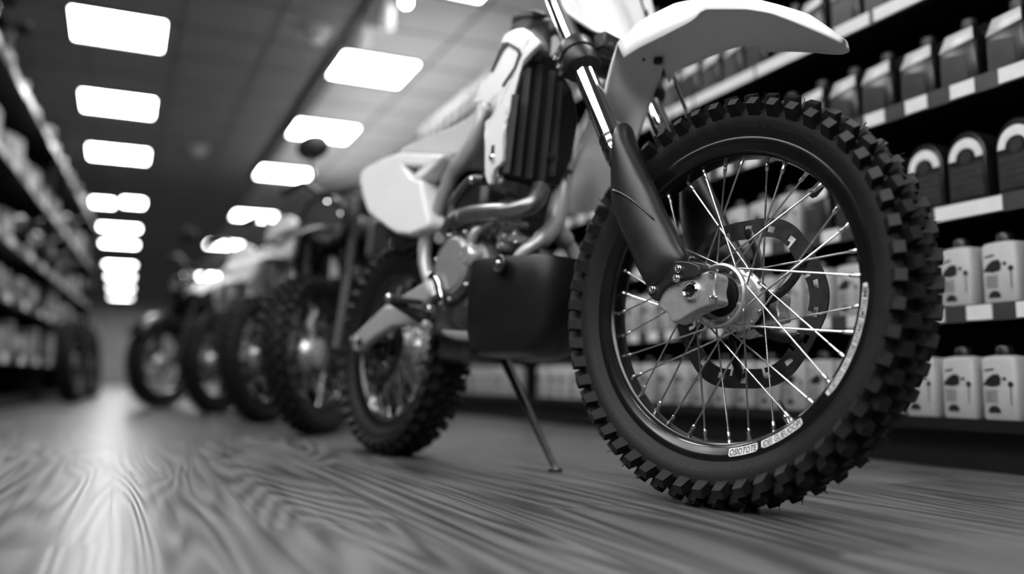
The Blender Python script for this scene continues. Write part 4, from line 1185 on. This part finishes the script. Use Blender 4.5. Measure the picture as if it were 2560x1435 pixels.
# ================================================================== LEFT SHELVES
LA = math.radians(-3.2)      # the unit stands a little askew to the aisle
ML = Matrix.Translation((0, 0, 0)) @ Matrix.Rotation(LA, 4, 'Z')
LX = -.95
lu = empty('shelf_unit'); lu.matrix_world = ML @ Matrix.Translation((LX, 4.2, 0))
tag(lu, 'dark shelving of boxed gear along the left of the aisle', 'shelving')
LLEN = 7.0; LLV = [.34, .70, 1.04, 1.50, 2.02]
build('back_panel', MB().box((-.46, LLEN / 2, 1.02), (.02, LLEN, 2.0)), SHELFM, lu)
build('plinth', MB().box((-.26, LLEN / 2, .04), (.36, LLEN, .08)), SHELFM, lu)
for y in (0, 3.5, LLEN): build('side_panel', MB().box((-.24, y, 1.02), (.42, .02, 2.0)), SHELFM, lu)
for i, z in enumerate(LLV):
    o = build('shelf', MB().box((-.225, LLEN / 2, z - .015), (.45, LLEN, .03)), SHELFM, lu)
    build('price_rail', MB().box((.005, LLEN / 2, z - .018), (.01, LLEN, .055)), RAIL, o)
    rn3 = random.Random(i); y = .25
    while y < LLEN - .3:
        w = rn3.uniform(.14, .22)
        build('price_tag', MB().box((.012, y, z - .018), (.004, w, .05)), TAGW, o)
        y += w + rn3.uniform(.35, .6)
def carton(mat_a, w, d, h):
    t = empty('product_box')
    build('carton', MB().box((0, 0, h / 2), (d, w, h)), mat_a, t, bevel=.004)
    l = MB(); l.box((d / 2 + .0006, 0, h * .55), (.001, w * .8, h * .5)); build('label', l, BOXB if mat_a is not BOXB else BOXC, t)
    return t
def helmet():
    t = empty('helmet')
    m = MB().loft([[V((.0 + rx * math.cos(2 * PI * k / 24), ry * math.sin(2 * PI * k / 24), z)) for k in range(24)] for rx, ry, z in ((.085, .075, 0), (.115, .10, .02), (.135, .115, .08), (.14, .118, .14), (.125, .105, .20), (.085, .07, .245), (.03, .025, .262))])
    build('shell', m, BLKGLO, t, ang=60)
    e = MB(); e.loft([[V((.143 * math.cos(a), .121 * math.sin(a), z)) for a in [-.75 + 1.5 * k / 12 for k in range(13)]] for z in (.11, .135, .16, .175)], cap=False, closed=False); build('visor', e, BOTG, t, solid=.004)
    pk = MB(); pk.loft([[V((.13 + .09 * k / 5, (-.5 + j / 6) * .19 * (1 - .3 * k / 5), .195 + .02 * k / 5 - .03 * (abs(j - 3) / 3) ** 2)) for j in range(7)] for k in range(6)], cap=False, closed=False); build('peak', pk, BLKPLA, t, solid=.005)
    return t
lp_ = {'a': carton(BOXA, .20, .16, .24), 'b': carton(BOXB, .16, .16, .17), 'c': carton(BOXC, .24, .16, .20), 'h': helmet()}
lused = set()
def lput(kind, x, y, z, rz, label, cat, group):
    o = lp_[kind]
    if kind in lused: o = copy_tree(o)
    lused.add(kind)
    o.matrix_world = lu.matrix_world @ Matrix.Translation((x, y, z)) @ Matrix.Rotation(rz, 4, 'Z')
    tag(o, label, cat, group)
LN_ = ['lowest', 'second', 'third', 'fourth', 'top']
KD = {'a': ('grey printed carton', 'box', 'cartons on the left shelving'), 'b': ('pale printed carton', 'box', 'cartons on the left shelving'), 'c': ('dark printed carton', 'box', 'cartons on the left shelving'), 'h': ('glossy black helmet', 'helmet', 'helmets on the left shelving')}
rn4 = random.Random(12)
for i, z in enumerate(LLV):
    y = .35; k = 0
    while y < LLEN - .2 and k < 18:
        kd = rn4.choice('aabbch' if i in (2, 3) else ('abbc' if i < 4 else 'hhbb'))
        if i == 4: kd = 'h' if k in (0, 1, 2) else rn4.choice('bb')
        if i == 3 and kd == 'h' and k % 2: kd = 'a'
        nm = KD[kd]
        if abs(y - 3.5) < .2: y = 3.72
        lput(kd, -.10 - rn4.uniform(0, .04), y, z + .001, rn4.uniform(-.25, .25), '%s, %s from the camera on the %s level of the left shelving' % (nm[0], ORDN[k], LN_[i]), nm[1], nm[2])
        y += {'a': .27, 'b': .24, 'c': .31, 'h': .34}[kd] + rn4.uniform(.0, .14) + (.25 if i == 4 and kd != 'h' else 0); k += 1
# loose tyres standing against the left shelving
for i, (px, py, d) in enumerate(((120, 1000, 6.9), (205, 990, 8.3))):
    t = empty('wheel_assembly')
    D = ray(px, 870); p = CAM + D * (d / D.dot(C_FW))
    q = ML.inverted() @ V((p.x, p.y, 0)); q.x = LX + .19
    wheel_simple(t, Matrix.Translation((0, 0, .34)), 'wheel', .34, .06)
    t.matrix_world = ML @ Matrix.Translation(q) @ Matrix.Rotation(PI / 2 - .1, 4, 'Z') @ Matrix.Rotation(-.08 * 1, 4, 'X')
    tag(t, ['black spoked wheel leaning on the left shelving, nearer one', 'black spoked wheel leaning on the left shelving, farther one'][i], 'wheel', 'spare wheels by the left shelving')

# ---- far end of the shop
fb = empty('display_counter'); p = on_z(250, 962); fb.matrix_world = Matrix.Translation((-.9, 16.0, 0))
tag(fb, 'dark counter standing at the far end beyond the left shelving', 'counter')
build('body', MB().box((0, 0, .5), (.9, .6, 1.0)), BOXC, fb, bevel=.01); build('top', MB().box((0, 0, 1.02), (1.0, .7, .04)), SHELFM, fb, bevel=.01)

# ================================================================== light, world, camera
w = bpy.data.worlds.new('World'); SC.world = w; w.use_nodes = True
bg = w.node_tree.nodes['Background']; bg.inputs['Color'].default_value = (1, 1, 1, 1); bg.inputs['Strength'].default_value = .02
cd = bpy.data.cameras.new('Camera'); co = bpy.data.objects.new('Camera', cd); COL.objects.link(co)
R3 = Matrix((C_RT, C_UP, -C_FW)).transposed().to_4x4()
co.matrix_world = Matrix.Translation(CAM) @ R3
cd.sensor_width = 36; cd.sensor_fit = 'HORIZONTAL'; cd.lens = FPX * 36 / 2560; cd.clip_start = .02; cd.clip_end = 200
cd.dof.use_dof = True; cd.dof.focus_distance = 1.45; cd.dof.aperture_fstop = 1.05
SC.camera = co
vs_ = SC.view_settings
vs_.view_transform = 'Standard'; vs_.look = 'None'; vs_.exposure = 0; vs_.gamma = 1; vs_.use_curve_mapping = False
SC.cycles.use_denoising = True
SC.cycles.max_bounces = 8
SC.cycles.sample_clamp_indirect = 6
